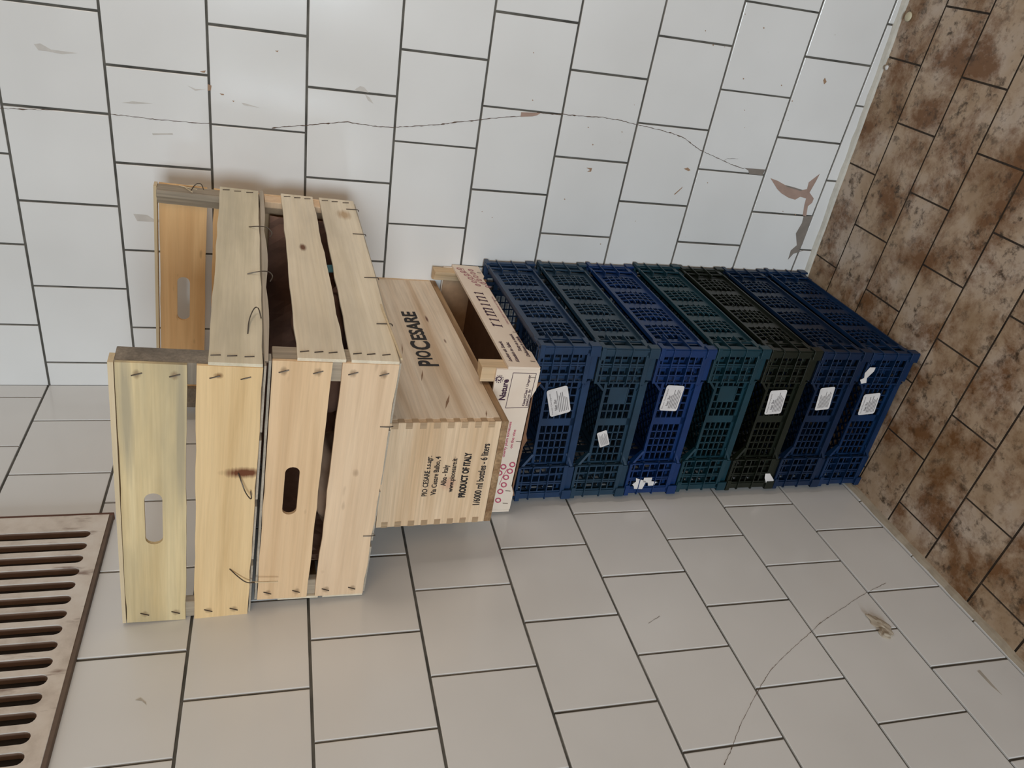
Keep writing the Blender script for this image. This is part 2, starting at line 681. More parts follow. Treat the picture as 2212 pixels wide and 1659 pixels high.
mb = MB()
for kk, ww in (('a', .0009), ('b', .0011), ('c', .0013), ('d', .0012), ('e', .0006)):
    ribbon(mb, CR[kk], ww, 'R')
mb.build('crack', M_CRACKL, wall_r, fixn=False)
mb = MB()
ribbon(mb, CL, .0006, 'L')
ribbon(mb, [[0.6773, 0.5845], [0.6654, 0.5611]], .0006, 'L')
mb.build('crack', M_CRACKL, wall_l, fixn=False)

mb = MB()
patch(mb, [[0.578, 0.7007], [0.5804, 0.6636], [0.5756, 0.6702], [0.5728, 0.6786], [0.5699, 0.7002]], .0033, 'R')
patch(mb, [[0.5021, 0.1582], [0.4977, 0.1385], [0.491, 0.1199], [0.488, 0.0983], [0.4838, 0.0741], [0.4863, 0.0647], [0.5006, 0.0662], [0.5199, 0.0471], [0.5055, 0.0496], [0.4798, 0.0559], [0.4681, 0.0408], [0.4589, 0.0413], [0.451, 0.0486], [0.4289, 0.0442], [0.4302, 0.0531], [0.454, 0.0582], [0.4668, 0.0591], [0.4693, 0.0746], [0.4623, 0.0844], [0.4654, 0.102], [0.473, 0.1213], [0.481, 0.1344]], .0033, 'R')
mb.build('broken_glaze', M_BRICK, wall_r)
mb = MB()
patch(mb, [[0.5174, 0.2247], [0.5181, 0.1759], [0.5057, 0.1782], [0.5067, 0.2093], [0.5132, 0.2135]], .0033, 'R')
patch(mb, [[0.4285, 0.0503], [0.4307, 0.0292], [0.3995, 0.0304], [0.3687, 0.029], [0.3509, 0.0329], [0.3536, 0.0201], [0.3444, 0.0433], [0.3301, 0.0517], [0.3517, 0.0526], [0.3641, 0.0423], [0.3904, 0.0546], [0.4136, 0.0487]], .0033, 'R')
patch(mb, [[0.491, 0.1199], [0.488, 0.0983], [0.4838, 0.0741], [0.4815, 0.0790], [0.4850, 0.0990], [0.4880, 0.115]], .0036, 'R')
mb.build('mortar_patch', M_MORTAR, wall_r)
SM = [
 [[0.6002, 1.4668], [0.6023, 1.4583], [0.5952, 1.4446], [0.5943, 1.4087], [0.5902, 1.4304], [0.5922, 1.4512], [0.592, 1.4617]],
 [[0.3443, 1.3515], [0.3443, 1.3308], [0.338, 1.3214], [0.3363, 1.3055], [0.3325, 1.307], [0.332, 1.3268], [0.3321, 1.3464]],
 [[0.5636, 1.2554], [0.56, 1.2439], [0.5606, 1.2275], [0.5569, 1.2441]],
 [[0.5454, 1.1742], [0.5449, 1.1669], [0.5402, 1.145], [0.542, 1.1706]],
 [[0.5268, 1.3539], [0.5309, 1.3378], [0.5304, 1.3082], [0.527, 1.3358]],
 [[0.4831, 1.3126], [0.486, 1.2818], [0.484, 1.2808], [0.4801, 1.3116]],
 [[0.5856, 0.9938], [0.5921, 0.9851], [0.591, 0.9786], [0.5831, 0.9703], [0.584, 0.9899]],
 [[0.5798, 0.9766], [0.5756, 0.9685], [0.5656, 0.9613], [0.5702, 0.9708]],
]
mb = MB()
for s in SM:
    patch(mb, s, .0031, 'R')
mb.build('pale_smear', M_STAIN, wall_r)
SR = [
 [[0.5872, 1.2358], [0.5898, 1.2268], [0.5863, 1.2284], [0.586, 1.2312]],
 [[0.5693, 1.2248], [0.5675, 1.219], [0.5601, 1.2204], [0.5589, 1.2252]],
 [[0.5567, 1.2075], [0.5566, 1.2011], [0.5548, 1.2002], [0.5543, 1.204]],
 [[0.5476, 1.1886], [0.5473, 1.1846], [0.5454, 1.1863]],
 [[0.6316, 1.1216], [0.6323, 1.1161], [0.6297, 1.118]],
 [[0.49, 0.5568], [0.4903, 0.5451], [0.4834, 0.5458], [0.4827, 0.5536], [0.4862, 0.548]],
 [[0.6971, 0.1115], [0.7020, 0.1095], [0.6949, 0.1029], [0.6898, 0.1066]],
 [[0.5048, 0.3556], [0.5080, 0.3471], [0.5032, 0.3399], [0.5010, 0.3439]],
 [[0.453, 0.3621], [0.4697, 0.3473], [0.4662, 0.3482], [0.4526, 0.3594]],
]
mb = MB()
for s in SR:
    patch(mb, s, .0031, 'R')
rr = random.Random(3)
for i in range(34):
    s, z = rr.uniform(.25, .85), rr.uniform(.05, .75)
    a = rr.uniform(.0006, .0015)
    patch(mb, [(s - a, z), (s, z - a * 1.4), (s + a, z + a * .3), (s + a * .2, z + a)], .0031, 'R')
mb.build('rust_spot', M_RSTAIN, wall_r)
mb = MB()
patch(mb, [[0.7227, 1.2753], [0.7199, 1.2703], [0.7276, 1.2631], [0.7311, 1.2622], [0.7247, 1.2679]], .0031, 'L')
patch(mb, [[0.8233, 0.0999], [0.8224, 0.0937], [0.8524, 0.0938], [0.8669, 0.0938], [0.8501, 0.0986]], .0031, 'L')
mb.build('pale_smear', plain('grey smear', (0.50, 0.46, 0.40), .5), wall_l)


# lump of plaster stuck on the left wall
def lump(name, mat, centre, size, seed, parent=None, sub=3, amp=0.35):
    bm = bmesh.new()
    bmesh.ops.create_icosphere(bm, subdivisions=sub, radius=1)
    rr = random.Random(seed)
    ph = [(Vector((rr.uniform(-1, 1), rr.uniform(-1, 1), rr.uniform(-1, 1))) * rr.uniform(1.5, 8), rr.uniform(0, 6), rr.uniform(.2, 1)) for _ in range(9)]
    for v in bm.verts:
        d = sum(a * math.sin(k.dot(v.co) + p) for k, p, a in ph) / 4
        v.co *= 1 + amp * d
        v.co = Vector((v.co.x * size[0], v.co.y * size[1], v.co.z * size[2]))
    me = bpy.data.meshes.new(name)
    bm.to_mesh(me); bm.free()
    for p in me.polygons:
        p.use_smooth = True
    me.materials.append(mat)
    o = bpy.data.objects.new(name, me)
    o.location = centre
    COL.objects.link(o)
    if parent:
        o.parent = parent
    return o


M_PLASTER = plain('crusty plaster', (0.47, 0.40, 0.31), .95)
pl = tag(lump('plaster_lump', M_PLASTER, (0.0045, -0.719, 0.203), (0.0045, 0.019, 0.008), 4, None, 4, .75), 'crusty beige lump of plaster stuck on the white left wall tiles low down', 'plaster lump')
pl.rotation_euler = (R(20), 0, 0)
lump('plaster_lump_end', M_PLASTER, (0, -0.02, 0.010), (0.004, 0.008, 0.009), 8, pl, 4, .75)

# ------------------------------------------------------------------ ventilation grille
ven = empty('ventilation_grille', (0.0, -0.388, 1.352), (0, 0, 0),
            'rusty pale painted metal ventilation grille with long vertical slots on left wall', 'vent grille')


def ventmat():
    m, nt, n, l, b = newmat('dirty enamel')
    v = coords(nt)
    r = ramp(n, [(0.3, (0.52, 0.44, 0.37)), (0.5, (0.70, 0.62, 0.54)), (0.7, (0.78, 0.72, 0.65))])
    l.new(noise(nt, v, 22, 5, .6), r.inputs[0])
    s = ramp(n, [(0.6, (0, 0, 0)), (0.72, (.8, .8, .8))])
    l.new(noise(nt, coords(nt, (1, 1, .25)), 60, 4), s.inputs[0])
    c = mix(nt, s.outputs[0], r.outputs[0], (0.20, 0.11, 0.075))
    l.new(c, b.inputs['Base Color'])
    b.inputs['Roughness'].default_value = .45
    return m


M_VENT = ventmat()
M_RUST = plain('brown rust', (0.13, 0.058, 0.035), .85)
M_SLOT = plain('sooty slot', (0.27, 0.17, 0.12), .85)
M_DARK = plain('duct shade', (0.02, 0.014, 0.010), .9)  # near-black colour stands in for the shade deep inside the slots
VW, VH = 0.54, 0.36
slots = [(0.0455 + 0.02555 * i) for i in range(19)]
# local u = -y (to the viewer's left), v = z; matrix maps (u,v,w) -> (w, -u, v)
MV = Matrix(((0, 0, 1, 0.013), (-1, 0, 0, 0), (0, 1, 0, 0), (0, 0, 0, 1)))
holes = [stadium(u, 0.022 + 0.155, 0.31, 0.0083, True) for u in slots]
sheet('slotted_plate', [(0.004, 0.004), (VW, 0.004), (VW, VH), (0.004, VH)], holes, 0.002, M_VENT, ven, MV)
# inner sleeves of the slots
mb = MB()
for hole in holes:
    n = len(hole)
    b0 = len(mb.v)
    for x in (0.0118, 0.002):
        mb.v += [(x, -u * 1.0, v_) for u, v_ in hole]
    for i in range(n):
        mb.f.append([b0 + i, b0 + (i + 1) % n, b0 + n + (i + 1) % n, b0 + n + i]); mb.m.append(0)
mb.build('slot_lining', M_SLOT, ven, fixn=False)
mb = MB()
mb.box(0.0004, 0.0018, -VW + .01, -0.006, 0.012, VH - .01)
mb.build('shade_backing', M_DARK, ven)
mb = MB()
mb.box(0.0005, 0.0125, -VW, 0.0, -0.001, 0.0042)
mb.box(0.0005, 0.0125, -VW - .0015, -VW, -0.001, VH)
mb.box(0.0005, 0.0125, -VW, 0, VH, VH + .002)
mb.build('edge_flange', plain('grimy edge', (0.17, 0.12, 0.09), .8), ven, bevel=.0008)
mb = MB()
mb.box(0.0005, 0.014, -0.0042, 0.0008, -0.002, VH)
mb.box(0.0003, 0.0065, 0.0008, 0.0055, 0.0, VH)
mb.build('rusty_edge_strip', M_RUST, ven, bevel=.001)


# ------------------------------------------------------------------ plastic crates
def lattice(mb, P, u0, u1, v0, v1, nu, nv, bw, bt, bulge=0.0, slant=0.0):
    """bars filling a window; P(u,v,d) -> point, d = outwards"""
    for i in range(1, nu):
        u = u0 + (u1 - u0) * i / nu
        seg = 4 if bulge else 1
        for s in range(seg):
            va, vb = v0 + (v1 - v0) * s / seg, v0 + (v1 - v0) * (s + 1) / seg
            da = bulge * math.sin(math.pi * s / seg)
            db = bulge * math.sin(math.pi * (s + 1) / seg)
            mb.quadbox([P(u - bw / 2, va, da - bt), P(u + bw / 2, va, da - bt), P(u + bw / 2, va, da), P(u - bw / 2, va, da),
                        P(u - bw / 2, vb, db - bt), P(u + bw / 2, vb, db - bt), P(u + bw / 2, vb, db), P(u - bw / 2, vb, db)])
    for j in range(1, nv):
        t = j / nv
        v = v0 + (v1 - v0) * t
        d = bulge * math.sin(math.pi * t)
        mb.quadbox([P(u0, v - bw / 2, d - bt), P(u1, v - bw / 2, d - bt), P(u1, v - bw / 2, d), P(u0, v - bw / 2, d),
                    P(u0, v + bw / 2, d - bt), P(u1, v + bw / 2, d - bt), P(u1, v + bw / 2, d), P(u0, v + bw / 2, d)])


CW, CD, CH = 0.292, 0.380, 0.1025


def plastic_crate(idx, mat, x, z, yaw, variant, label, y=-0.3885, pitch=0.0):
    root = empty('plastic_crate', (x, y, z), (pitch, 0, yaw), label, 'crate', 'ventilated plastic crates in the corner stack')
    ins = 0.007      # base narrower than the rim
    # ---- end panels (short sides)
    for end in (0, 1):
        def P(u, v, d, end=end):      # u from right edge, v = height, d = out of the crate
            return (-u, -d, v) if end == 0 else (-u, CD + d, v)

        def PB(mb, u0, u1, v0, v1, d0, d1):
            a = [P(u0, v0, d0), P(u1, v0, d0), P(u1, v0, d1), P(u0, v0, d1), P(u0, v1, d0), P(u1, v1, d0), P(u1, v1, d1), P(u0, v1, d1)]
            mb.quadbox(a)
        mb = MB()
        b0, b1 = 0.066, CW - 0.066
        zb, zt = 0.013, 0.077
        dd = -0.014
        mid = 0.007
        # frame of the recessed panel
        PB(mb, b0 - .004, b1 + .004, zb, zb + .008, dd - .003, dd)
        PB(mb, b0 - .004, b1 + .004, zb, zb + .0025, dd - .003, dd + .006)
        PB(mb, b0 - .004, b1 + .004, zt - .005, zt, dd - .003, dd + .001)
        c = (b0 + b1) / 2
        PB(mb, c - mid, c + mid, zb, zt, dd - .003, dd)
        PB(mb, b0 - .008, b0, zb - .004, zt + .018, dd - .003, dd + .001)
        PB(mb, b1, b1 + .008, zb - .004, zt + .018, dd - .003, dd + .001)
        Pq = lambda u, v, d: P(u, v, d + dd)
        for (ua, ub) in ((b0, c - mid), (c + mid, b1)):
            lattice(mb, Pq, ua, ub, zb + .008, zt - .005, 5, 5, 0.0022, 0.0028)
        # steps running out from the corner blocks
        for (ua, ub, sg) in ((b0 - .004, b0 + .018, 1), (b1 + .004, b1 - .018, -1)):
            mb.quadbox([P(ua, .004, dd - .003), P(ub, .014, dd - .003), P(ub, .014, dd + .002), P(ua, .004, dd + .010),
                        P(ua, .009, dd - .003), P(ub, .018, dd - .003), P(ub, .018, dd + .002), P(ua, .009, dd + .010)])
            mb.quadbox([P(ua, CH - .008, dd - .003), P(ub, .074, dd - .003), P(ub, .074, dd + .002), P(ua, CH - .008, dd + .010),
                        P(ua, CH - .003, dd - .003), P(ub, .079, dd - .003), P(ub, .079, dd + .002), P(ua, CH - .003, dd + .010)])
        if variant == 'plate':
            PB(mb, b0 + .012, b0 + .044, zb + .020, zb + .052, dd - .002, dd + .0005)
        mb.build('end_panel', mat, root)
    # ---- corner blocks
    for ix in (0, 1):
        for iy in (0, 1):
            def P(u, v, w, ix=ix, iy=iy):   # u from the long-side face inwards, v from the short-side face inwards
                X = -u if ix == 0 else -CW + u
                Y = v if iy == 0 else CD - v
                return (X, Y, w)

            def PB(mb, u0, u1, v0, v1, w0, w1, t0=0.0, t1=0.0):
                a = []
                for w_, t in ((w0, t0), (w1, t1)):
                    for (uu, vv) in ((u0, v0), (u1, v0), (u1, v1), (u0, v1)):
                        a.append(P(uu + (t if uu == u0 else 0), vv + (t if vv == v0 else 0), w_))
                mb.quadbox(a)
            mb = MB()
            th = .0028
            # rounded corner cap, foot and rim pieces
            PB(mb, .004, .0095, .004, .0095, 0, CH)
            PB(mb, .002, .012, 0, th, .004, CH - .003)
            PB(mb, 0, th, .002, .012, .004, CH - .003)
            PB(mb, ins, .060, ins - .002, ins + .006, 0, .013)      # foot, short side
            PB(mb, ins - .002, ins + .006, ins, .034, 0, .013)      # foot, long side
            PB(mb, 0.004, .066, 0, .004, .013, .021)
            PB(mb, 0, .004, 0.004, .036, .013, .021)
            PB(mb, 0.004, .064, 0, .004, CH - .005, CH)
            PB(mb, 0, .004, 0.004, .036, CH - .005, CH)
            # smooth rounded cap around the bottom of the corner
            PB(mb, -.0015, .016, -.0025, .0015, .0, .017)
            PB(mb, -.0025, .0015, -.0015, .014, .0, .017)
            PB(mb, -.0015, .020, -.0025, .0015, CH - .009, CH - .001)
            PB(mb, -.0025, .0015, -.0015, .020, CH - .009, CH - .001)
            # horizontal ribs
            for w_ in (.046, .076):
                PB(mb, 0.000, .066, -.0022, .010, w_, w_ + .0018)
                PB(mb, -.0022, .010, 0.000, .050, w_, w_ + .0018)
            # uprights: columns of square holes between
            for u_ in (.012, .028, .032, .048, .062):
                PB(mb, u_, u_ + .0028, .0015, .0045, .015, CH - .002)
            for u_ in (.014, .032):
                PB(mb, .0015, .0045, u_, u_ + .003, .015, CH - .002)
            for w_ in (.032, .061, .091):
                PB(mb, .010, .064, .0020, .0042, w_, w_ + .0024)
            # inner back wall of the block, with holes
            for w_ in (.016, .040, .070, .094):
                PB(mb, .006, .064, .010, .0122, w_, w_ + .009)
            for u_ in (.008, .024, .040, .056):
                PB(mb, u_, u_ + .006, .010, .0122, .010, CH - .004)
            mb.build('corner_block', mat, root, bevel=.0006)
    # ---- long side panels
    for sd in (0, 1):
        def P(u, v, d, sd=sd):
            return (d, u, v) if sd == 0 else (-CW - d, u, v)

        def PB(mb, u0, u1, v0, v1, d0, d1):
            mb.quadbox([P(u0, v0, d0), P(u1, v0, d0), P(u1, v0, d1), P(u0, v0, d1), P(u0, v1, d0), P(u1, v1, d0), P(u1, v1, d1), P(u0, v1, d1)])
        mb = MB()
        u0, u1 = 0.034, CD - 0.034
        d_ = -0.007
        PB(mb, u0, u1, .008, .020, d_ - .003, d_)                # bottom rail
        PB(mb, u0, u1, .086, CH - .002, d_ - .003, d_)           # top rail
        PB(mb, u0 - .002, u1 + .002, CH - .0045, CH - .002, d_ - .003, .0)    # rim flange
        PB(mb, u0 - .002, u1 + .002, .010, .013, d_ - .003, -.002)
        nwin = 4 if variant != 'plate' else 5
        pil = .020
        if nwin == 4:
            wl = (u1 - u0 - pil * 5) / 4
            wins = [(u0 + pil + i * (wl + pil), u0 + pil + i * (wl + pil) + wl) for i in range(4)]
        else:
            wl = (u1 - u0 - pil * 5 - .026) / 4
            wins = [(u0 + .004, u0 + .028)] + [(u0 + .028 + pil * .9 + i * (wl + pil), u0 + .028 + pil * .9 + i * (wl + pil) + wl) for i in range(4)]
        edges = [u0] + [e for w_ in wins for e in w_] + [u1]
        for a, b_ in zip(edges[0::2], edges[1::2]):
            if b_ - a > .001:
                PB(mb, a, b_, .020, .086, d_ - .003, d_)
        for (a, b_) in wins:
            lattice(mb, lambda u, v, d: P(u, v, d + d_), a, b_, .020, .086, 4 if b_ - a > .03 else 2, 6, .0018, .0026, .0035 if b_ - a > .03 else 0)
        mb.build('side_panel', mat, root)
    # ---- base grid: diagonal bars
    mb = MB()
    x0, x1, y0, y1 = -CW + .014, -.014, .014, CD - .014
    st = .0185
    for sg in (1, -1):
        k = -40
        while k < 60:
            # line: x = c + sg*(y-y0)
            c = x0 + k * st
            pts = []
            for yy in (y0, y1):
                pts.append((c + sg * (yy - y0), yy))
            (ax, ay), (bx, by) = pts
            # clip to x range
            t0, t1 = 0.0, 1.0
            dx = bx - ax
            ta, tb = (x0 - ax) / dx, (x1 - ax) / dx
            t0, t1 = max(t0, min(ta, tb)), min(t1, max(ta, tb))
            if t1 - t0 > 0.02:
                mb.bar((ax + dx * t0, ay + (by - ay) * t0, .0045), (ax + dx * t1, ay + (by - ay) * t1, .0045), (0, 0, 1), .003, .0034)
            k += 1
    mb.box(x0 - .004, x1 + .004, y0 - .004, y0, .002, .014)
    mb.box(x0 - .004, x1 + .004, y1, y1 + .004, .002, .014)
    mb.box(x0 - .004, x0, y0, y1, .002, .014)
    mb.box(x1, x1 + .004, y0, y1, .002, .014)
    mb.build('base_grid', mat, root)
    return root


P_NAVY = plastic('navy plastic', (0.006, 0.03, 0.085))
P_SLATE = plastic('slate blue plastic', (0.01, 0.036, 0.066))
P_ROYAL = plastic('royal blue plastic', (0.001, 0.024, 0.11))
P_TEAL = plastic('teal plastic', (0.003, 0.032, 0.048))
P_GREEN = plastic('dark green plastic', (0.006, 0.009, 0.004))
P_DEEP = plastic('deep blue plastic', (0.0008, 0.013, 0.044))
P_BASEB = plastic('bright navy plastic', (0.001, 0.019, 0.066))

ZP = 0.1035
crates = []
spec = [  # from the floor up
    (P_BASEB, .3095, .006, 'plain', 'bright navy plastic crate on the brown floor, bottom of the stack, two white stickers'),
    (P_DEEP, .3100, .014, 'plain', 'deep blue plastic crate second from the floor, under the dark green one'),
    (P_GREEN, .3110, .018, 'plain', 'dark green, almost black plastic crate in the middle of the blue stack'),
    (P_TEAL, .3120, .018, 'plate', 'teal plastic crate without a sticker, on top of the dark green crate'),
    (P_ROYAL, .3100, .026, 'plain', 'royal blue plastic crate between the teal and the slate blue crates'),
    (P_SLATE, .3095, .030, 'plate', 'slate blue plastic crate second from top, small tilted barcode sticker'),
    (P_NAVY, .3120, .044, 'plain', 'navy plastic crate topmost of the stack, under the tomato box, tilted 3kg sticker'),
]
for i, (m, x, yaw, var, lab) in enumerate(spec):
    crates.append(plastic_crate(i, m, x, 0.004 + ZP * i, yaw, var, lab, pitch=0.0 if i < 6 else 0.012))


# paper stickers on the crate fronts: uc = distance from the right corner, vc = height, (w, h) size, rot about the face normal
def sticker(crate, uc, vc, w_, h_, rot, lines=True, d=0.014, head=True, shape=None, tail=False):
    T = M_front(-uc, d - 0.0035, vc) @ Matrix.Rotation(rot, 4, 'Z')
    r = min(w_, h_) * .12
    if shape is None:
        P = []
        for cx, cy, t0 in ((w_ / 2 - r, h_ / 2 - r, 0), (-w_ / 2 + r, h_ / 2 - r, 90), (-w_ / 2 + r, -h_ / 2 + r, 180), (w_ / 2 - r, -h_ / 2 + r, 270)):
            for k in range(4):
                t = R(t0 + 30 * k)
                P.append((cx + r * math.cos(t), cy + r * math.sin(t)))
    else:
        P = shape
    mb = MB()
    nx = [T @ Vector((a, b, 0)) for a, b in P]
    off = (T.to_3x3() @ Vector((0, 0, 0.0003)))
    mb.prism(nx, off)
    s = mb.build('paper_sticker', M_PAPER, crate)
    s['label'] = 'white paper sticker'
    T2 = T @ Matrix.Translation((0, 0, 0.0006))
    if head:
        lettering('print', 'Fermier Champignons', w_ * .78, h_ * .075, M_GREYINK, s, T2 @ Matrix.Translation((-w_ * .42, h_ * .34, 0)))
        lettering('print', 'Net: 3kg', w_ * .40, h_ * .15, M_GREYINK, s, T2 @ Matrix.Translation((-w_ * .30, h_ * .10, 0)), bold=.02)
    if lines:
        mb = MB()
        rr = random.Random(int(uc * 999))
        y = h_ * .02 if head else h_ * .32
        while y > -h_ * .42:
            L_ = w_ * rr.uniform(.45, .8)
            a = [(-w_ * .4, y, 0), (-w_ * .4 + L_, y, 0), (-w_ * .4 + L_, y + h_ * .03, 0), (-w_ * .4, y + h_ * .03, 0)]
            mb.prism([T2 @ Vector(q) for q in a], (0, -.00005, 0))
            y -= h_ * .085
        mb.build('print', M_GREYINK, s)
    return s


# ------------------------------------------------------------------ tomato tray "rimini"
M_CARTON = plain('brown hardboard', (0.23, 0.115, 0.06), .85)


def printed_board():
    m, nt, n, l, b = newmat('cream printed board')
    r = ramp(n, [(0.3, (0.80, 0.65, 0.52)), (0.7, (0.88, 0.76, 0.63))])
    l.new(noise(nt, coords(nt), 12, 4), r.inputs[0])
    l.new(r.outputs[0], b.inputs['Base Color'])
    b.inputs['Roughness'].default_value = .6
    return m


M_BOARD = printed_board()
M_POST = wood('pine post', (0.60, 0.42, 0.24), (0.74, 0.56, 0.36), 2, seed=3)
tray = empty('tomato_tray', (.288, -.413, .7305), (.027, .031, .019),
             'cream printed cherry tomato tray with purple lettering and pine corner posts, under the wine case', 'fruit tray')
TW, TD = .280, .408
T_ = .0045
# side boards (long): lower edge stepped up away from the corners
for sx in (0, 1):
    X = -0.0001 if sx == 0 else -TW + T_
    loop = [(0, -.001), (.050, -.002), (.062, .004), (TD - .062, .004), (TD - .050, -.001), (TD, -.001), (TD, .0515), (0, .0505)]
    mb = MB()
    mb.prism([(X - T_, y, z) for y, z in loop], (T_, 0, 0))
    mb.build('side_board', M_BOARD, tray)
mb = MB()      # end boards
for sy in (0, 1):
    Y = 0.0 if sy == 0 else TD - T_
    loop = [(-TW + T_ + .0002, -.002), (-TW + .04, -.002), (-TW + .055, .004), (-.055, .004), (-.040, -.002), (-T_ - .0003, -.002), (-T_ - .0003, .068), (-TW + T_ + .0002, .068)]
    mb = MB()
    mb.prism([(x, Y, z) for x, z in loop], (0, T_, 0))
    mb.build('end_board', M_BOARD, tray)
# brown raw edge below the print (folded hardboard)
mb = MB()
loop = [(-.030, -.0055), (-.046, .0035), (-.125, .0005), (-.138, -.0035), (-.150, .001), (-.235, .002), (-.250, -.003), (-.250, .0045), (-.03, .0048)]
mb.prism([(x, 0.0046, z - .0045) for x, z in loop], (0, .0035, 0))
mb.build('raw_edge', M_CARTON, tray)
mb = MB()
mb.prism([(-.0047, y, z - .0045) for y, z in ((.055, -.001), (.07, .004), (TD - .07, .004), (TD - .055, -.001), (TD - .05, .006), (.05, .006))], (-.003, 0, 0))
mb.build('raw_edge', M_CARTON, tray)
mb = MB()
mb.box(-TW + .006, -.009, .009, TD - .006, .006, .009)
mb.build('base_board', M_CARTON, tray)
M_INNER = plain('inner hardboard', (0.58, 0.37, 0.22), .8)
mb = MB()
mb.box(-TW + .031, -.031, TD - T_ - .0025, TD - T_ - .0003, .0095, .066)
mb.box(-TW + .031, -.031, T_ + .0003, T_ + .0025, .0095, .066)
mb.box(-TW + T_ + .0003, -TW + T_ + .0025, .031, TD - .031, .0095, .049)
mb.box(-T_ - .0028, -T_ - .0006, .031, TD - .031, .0095, .049)
mb.build('lining', M_INNER, tray)
for ix in (0, 1):
    for iy in (0, 1):
        mb = MB()
        xa = -T_ - .0005 if ix == 0 else -TW + T_ + .0005
        ya = T_ + .0003 if iy == 0 else TD - T_ - .0003
        dx = -.0245 if ix == 0 else .0245
        dy = .0275 if iy == 0 else -.0275
        mb.prism([(xa, ya, .0092), (xa + dx, ya, .0092), (xa + dx * .75, ya + dy * .75, .0092), (xa, ya + dy, .0092)], (0, 0, .0805))
        mb.build('corner_post', M_POST, tray, bevel=.0008)


def stroke(mb, P, pts, wd):
    for a, b_ in zip(pts[:-1], pts[1:]):
        L_ = math.dist(a, b_)
        if L_ < 1e-6:
            continue
        nx, ny = -(b_[1] - a[1]) / L_ * wd / 2, (b_[0] - a[0]) / L_ * wd / 2
        mb.prism([P(a[0] + nx, a[1] + ny), P(b_[0] + nx, b_[1] + ny), P(b_[0] - nx, b_[1] - ny), P(a[0] - nx, a[1] - ny)], P.off)


class Pl:
    def __init__(s, M, off):
        s.M = M
        s.off = off

    def __call__(s, a, b): return s.M @ Vector((a, b, 0))


PS = Pl(M_side(0.0004, 0, 0), (.00015, 0, 0))
PF = Pl(M_front(0, -0.0004, 0), (0, -.00015, 0))
# hand-drawn slanted serif word on the side board: u from .1357 to .2773, x-height .020
mb = MB()
U0, U1, B0 = .1340, .2790, .0222


def gl(x, y):      # slant
    return (U0 + (x + y * .22) * (U1 - U0) / 15.9, B0 + y * .0165 / 2.1 * .98)


def pen(pts, w_=.0032):
    stroke(mb, PS, [gl(*p) for p in pts], w_)


def stem(x):
    pen([(x, 0), (x, 2.1)])
    pen([(x - .55, .05), (x + .5, .05)], .0009)
    pen([(x - .55, 1.85), (x, 2.15)], .0012)


def arch(x, w_):
    pen([(x, 1.5), (x + w_ * .35, 2.0), (x + w_ * .75, 2.1), (x + w_, 1.7)], .0013)


stem(.7); pen([(.7, 1.4), (1.2, 1.95), (1.75, 2.1)], .0016)
stem(3.1)
stem(5.1); arch(5.1, 1.4); stem(6.5); arch(6.5, 1.4); stem(7.9)
stem(9.8)
stem(11.7); arch(11.7, 1.6); stem(13.3)
stem(15.2)
mb.build('lettering', M_PURPLE, tray)
lettering('lettering', 'cherry plum tomatoes on the vine', .112, .0046, M_PINKD, tray, M_side(.0005, .1497, .0072))
lettering('lettering', 'Lecker als Snack.', .068, .0056, M_PURPLE, tray, M_side(.0005, .0165, .0395), shear=.3, bold=.02)
lettering('lettering', 'Köstlich im Salat.', .066, .0056, M_PURPLE, tray, M_side(.0005, .0155, .0280), shear=.3, bold=.02)
lettering('lettering', 'Tasty as a snack.', .060, .0056, M_PURPLE, tray, M_side(.0005, .0521, .0135), shear=.3, bold=.02)
lettering('lettering', 'Delicious in salads.', .070, .0056, M_PURPLE, tray, M_side(.0005, .0340, .0050), shear=.3, bold=.02)


def ringmark(mb, P, cx, cy, a, b_, rot, wd):
    pts = []
    for k in range(15):
        t = 2 * math.pi * k / 14
        x, y = a * math.cos(t), b_ * math.sin(t)
        pts.append((cx + x * math.cos(rot) - y * math.sin(rot), cy + x * math.sin(rot) + y * math.cos(rot)))
    stroke(mb, P, pts, wd)


mb = MB()      # tomato sprig, side board
for i in range(6):
    t = i / 5
    ringmark(mb, PS, .388 - .076 * t, .0415 - .019 * t, .0048, .0036, .9, .0016)
    ringmark(mb, PS, .384 - .077 * t, .0195 - .0155 * t + .004 * math.sin(t * 3), .0048, .0036, .9, .0016)
stroke(mb, PS, [(.392, .034), (.376, .033), (.355, .0265), (.335, .0215), (.318, .012)], .0008)
mb.build('tomato_mark', M_PINKD, tray)
mb = MB()      # tomato sprig, end board
for (u, v) in ((-.2548, .0222), (-.2364, .0216), (-.2228, .0179), (-.2075, .0168), (-.1951, .0123), (-.1819, .0105), (-.186, .0253), (-.1983, .0299)):
    ringmark(mb, PF, u, v, .0048, .0040, .8, .0022)
stroke(mb, PF, [(-.222, .026), (-.205, .0225), (-.190, .0175)], .0008)
mb.build('tomato_mark', M_PINK, tray)
lettering('lettering', 'cherry plum tomatoes', .068, .0050, M_PINK, tray, M_front(-.1667, -.0005, .0270), bold=.015)
lettering('lettering', 'on the vine', .036, .0050, M_PINK, tray, M_front(-.1496, -.0005, .0170), bold=.015)
lettering('lettering', 'Nature', .037, .0100, M_PURPLE, tray, M_front(-.0590, -.0005, .0462), bold=.035)
mb = MB()      # spiral sun mark
sp = []
for k in range(22):
    t = k / 21 * 2.1 * math.pi
    r_ = .0022 + .0024 * k / 21
    sp.append((-.0215 + r_ * math.cos(t + 2), .0615 + r_ * math.sin(t + 2)))
stroke(mb, PF, sp, .0016)
for k in range(12):
    t = 2 * math.pi * k / 12
    stroke(mb, PF, [(-.0215 + .0052 * math.cos(t), .0615 + .0052 * math.sin(t)), (-.0215 + .0070 * math.cos(t), .0615 + .0070 * math.sin(t))], .0013)
mb.build('sun_mark', M_PURPLE, tray)
mb = MB()
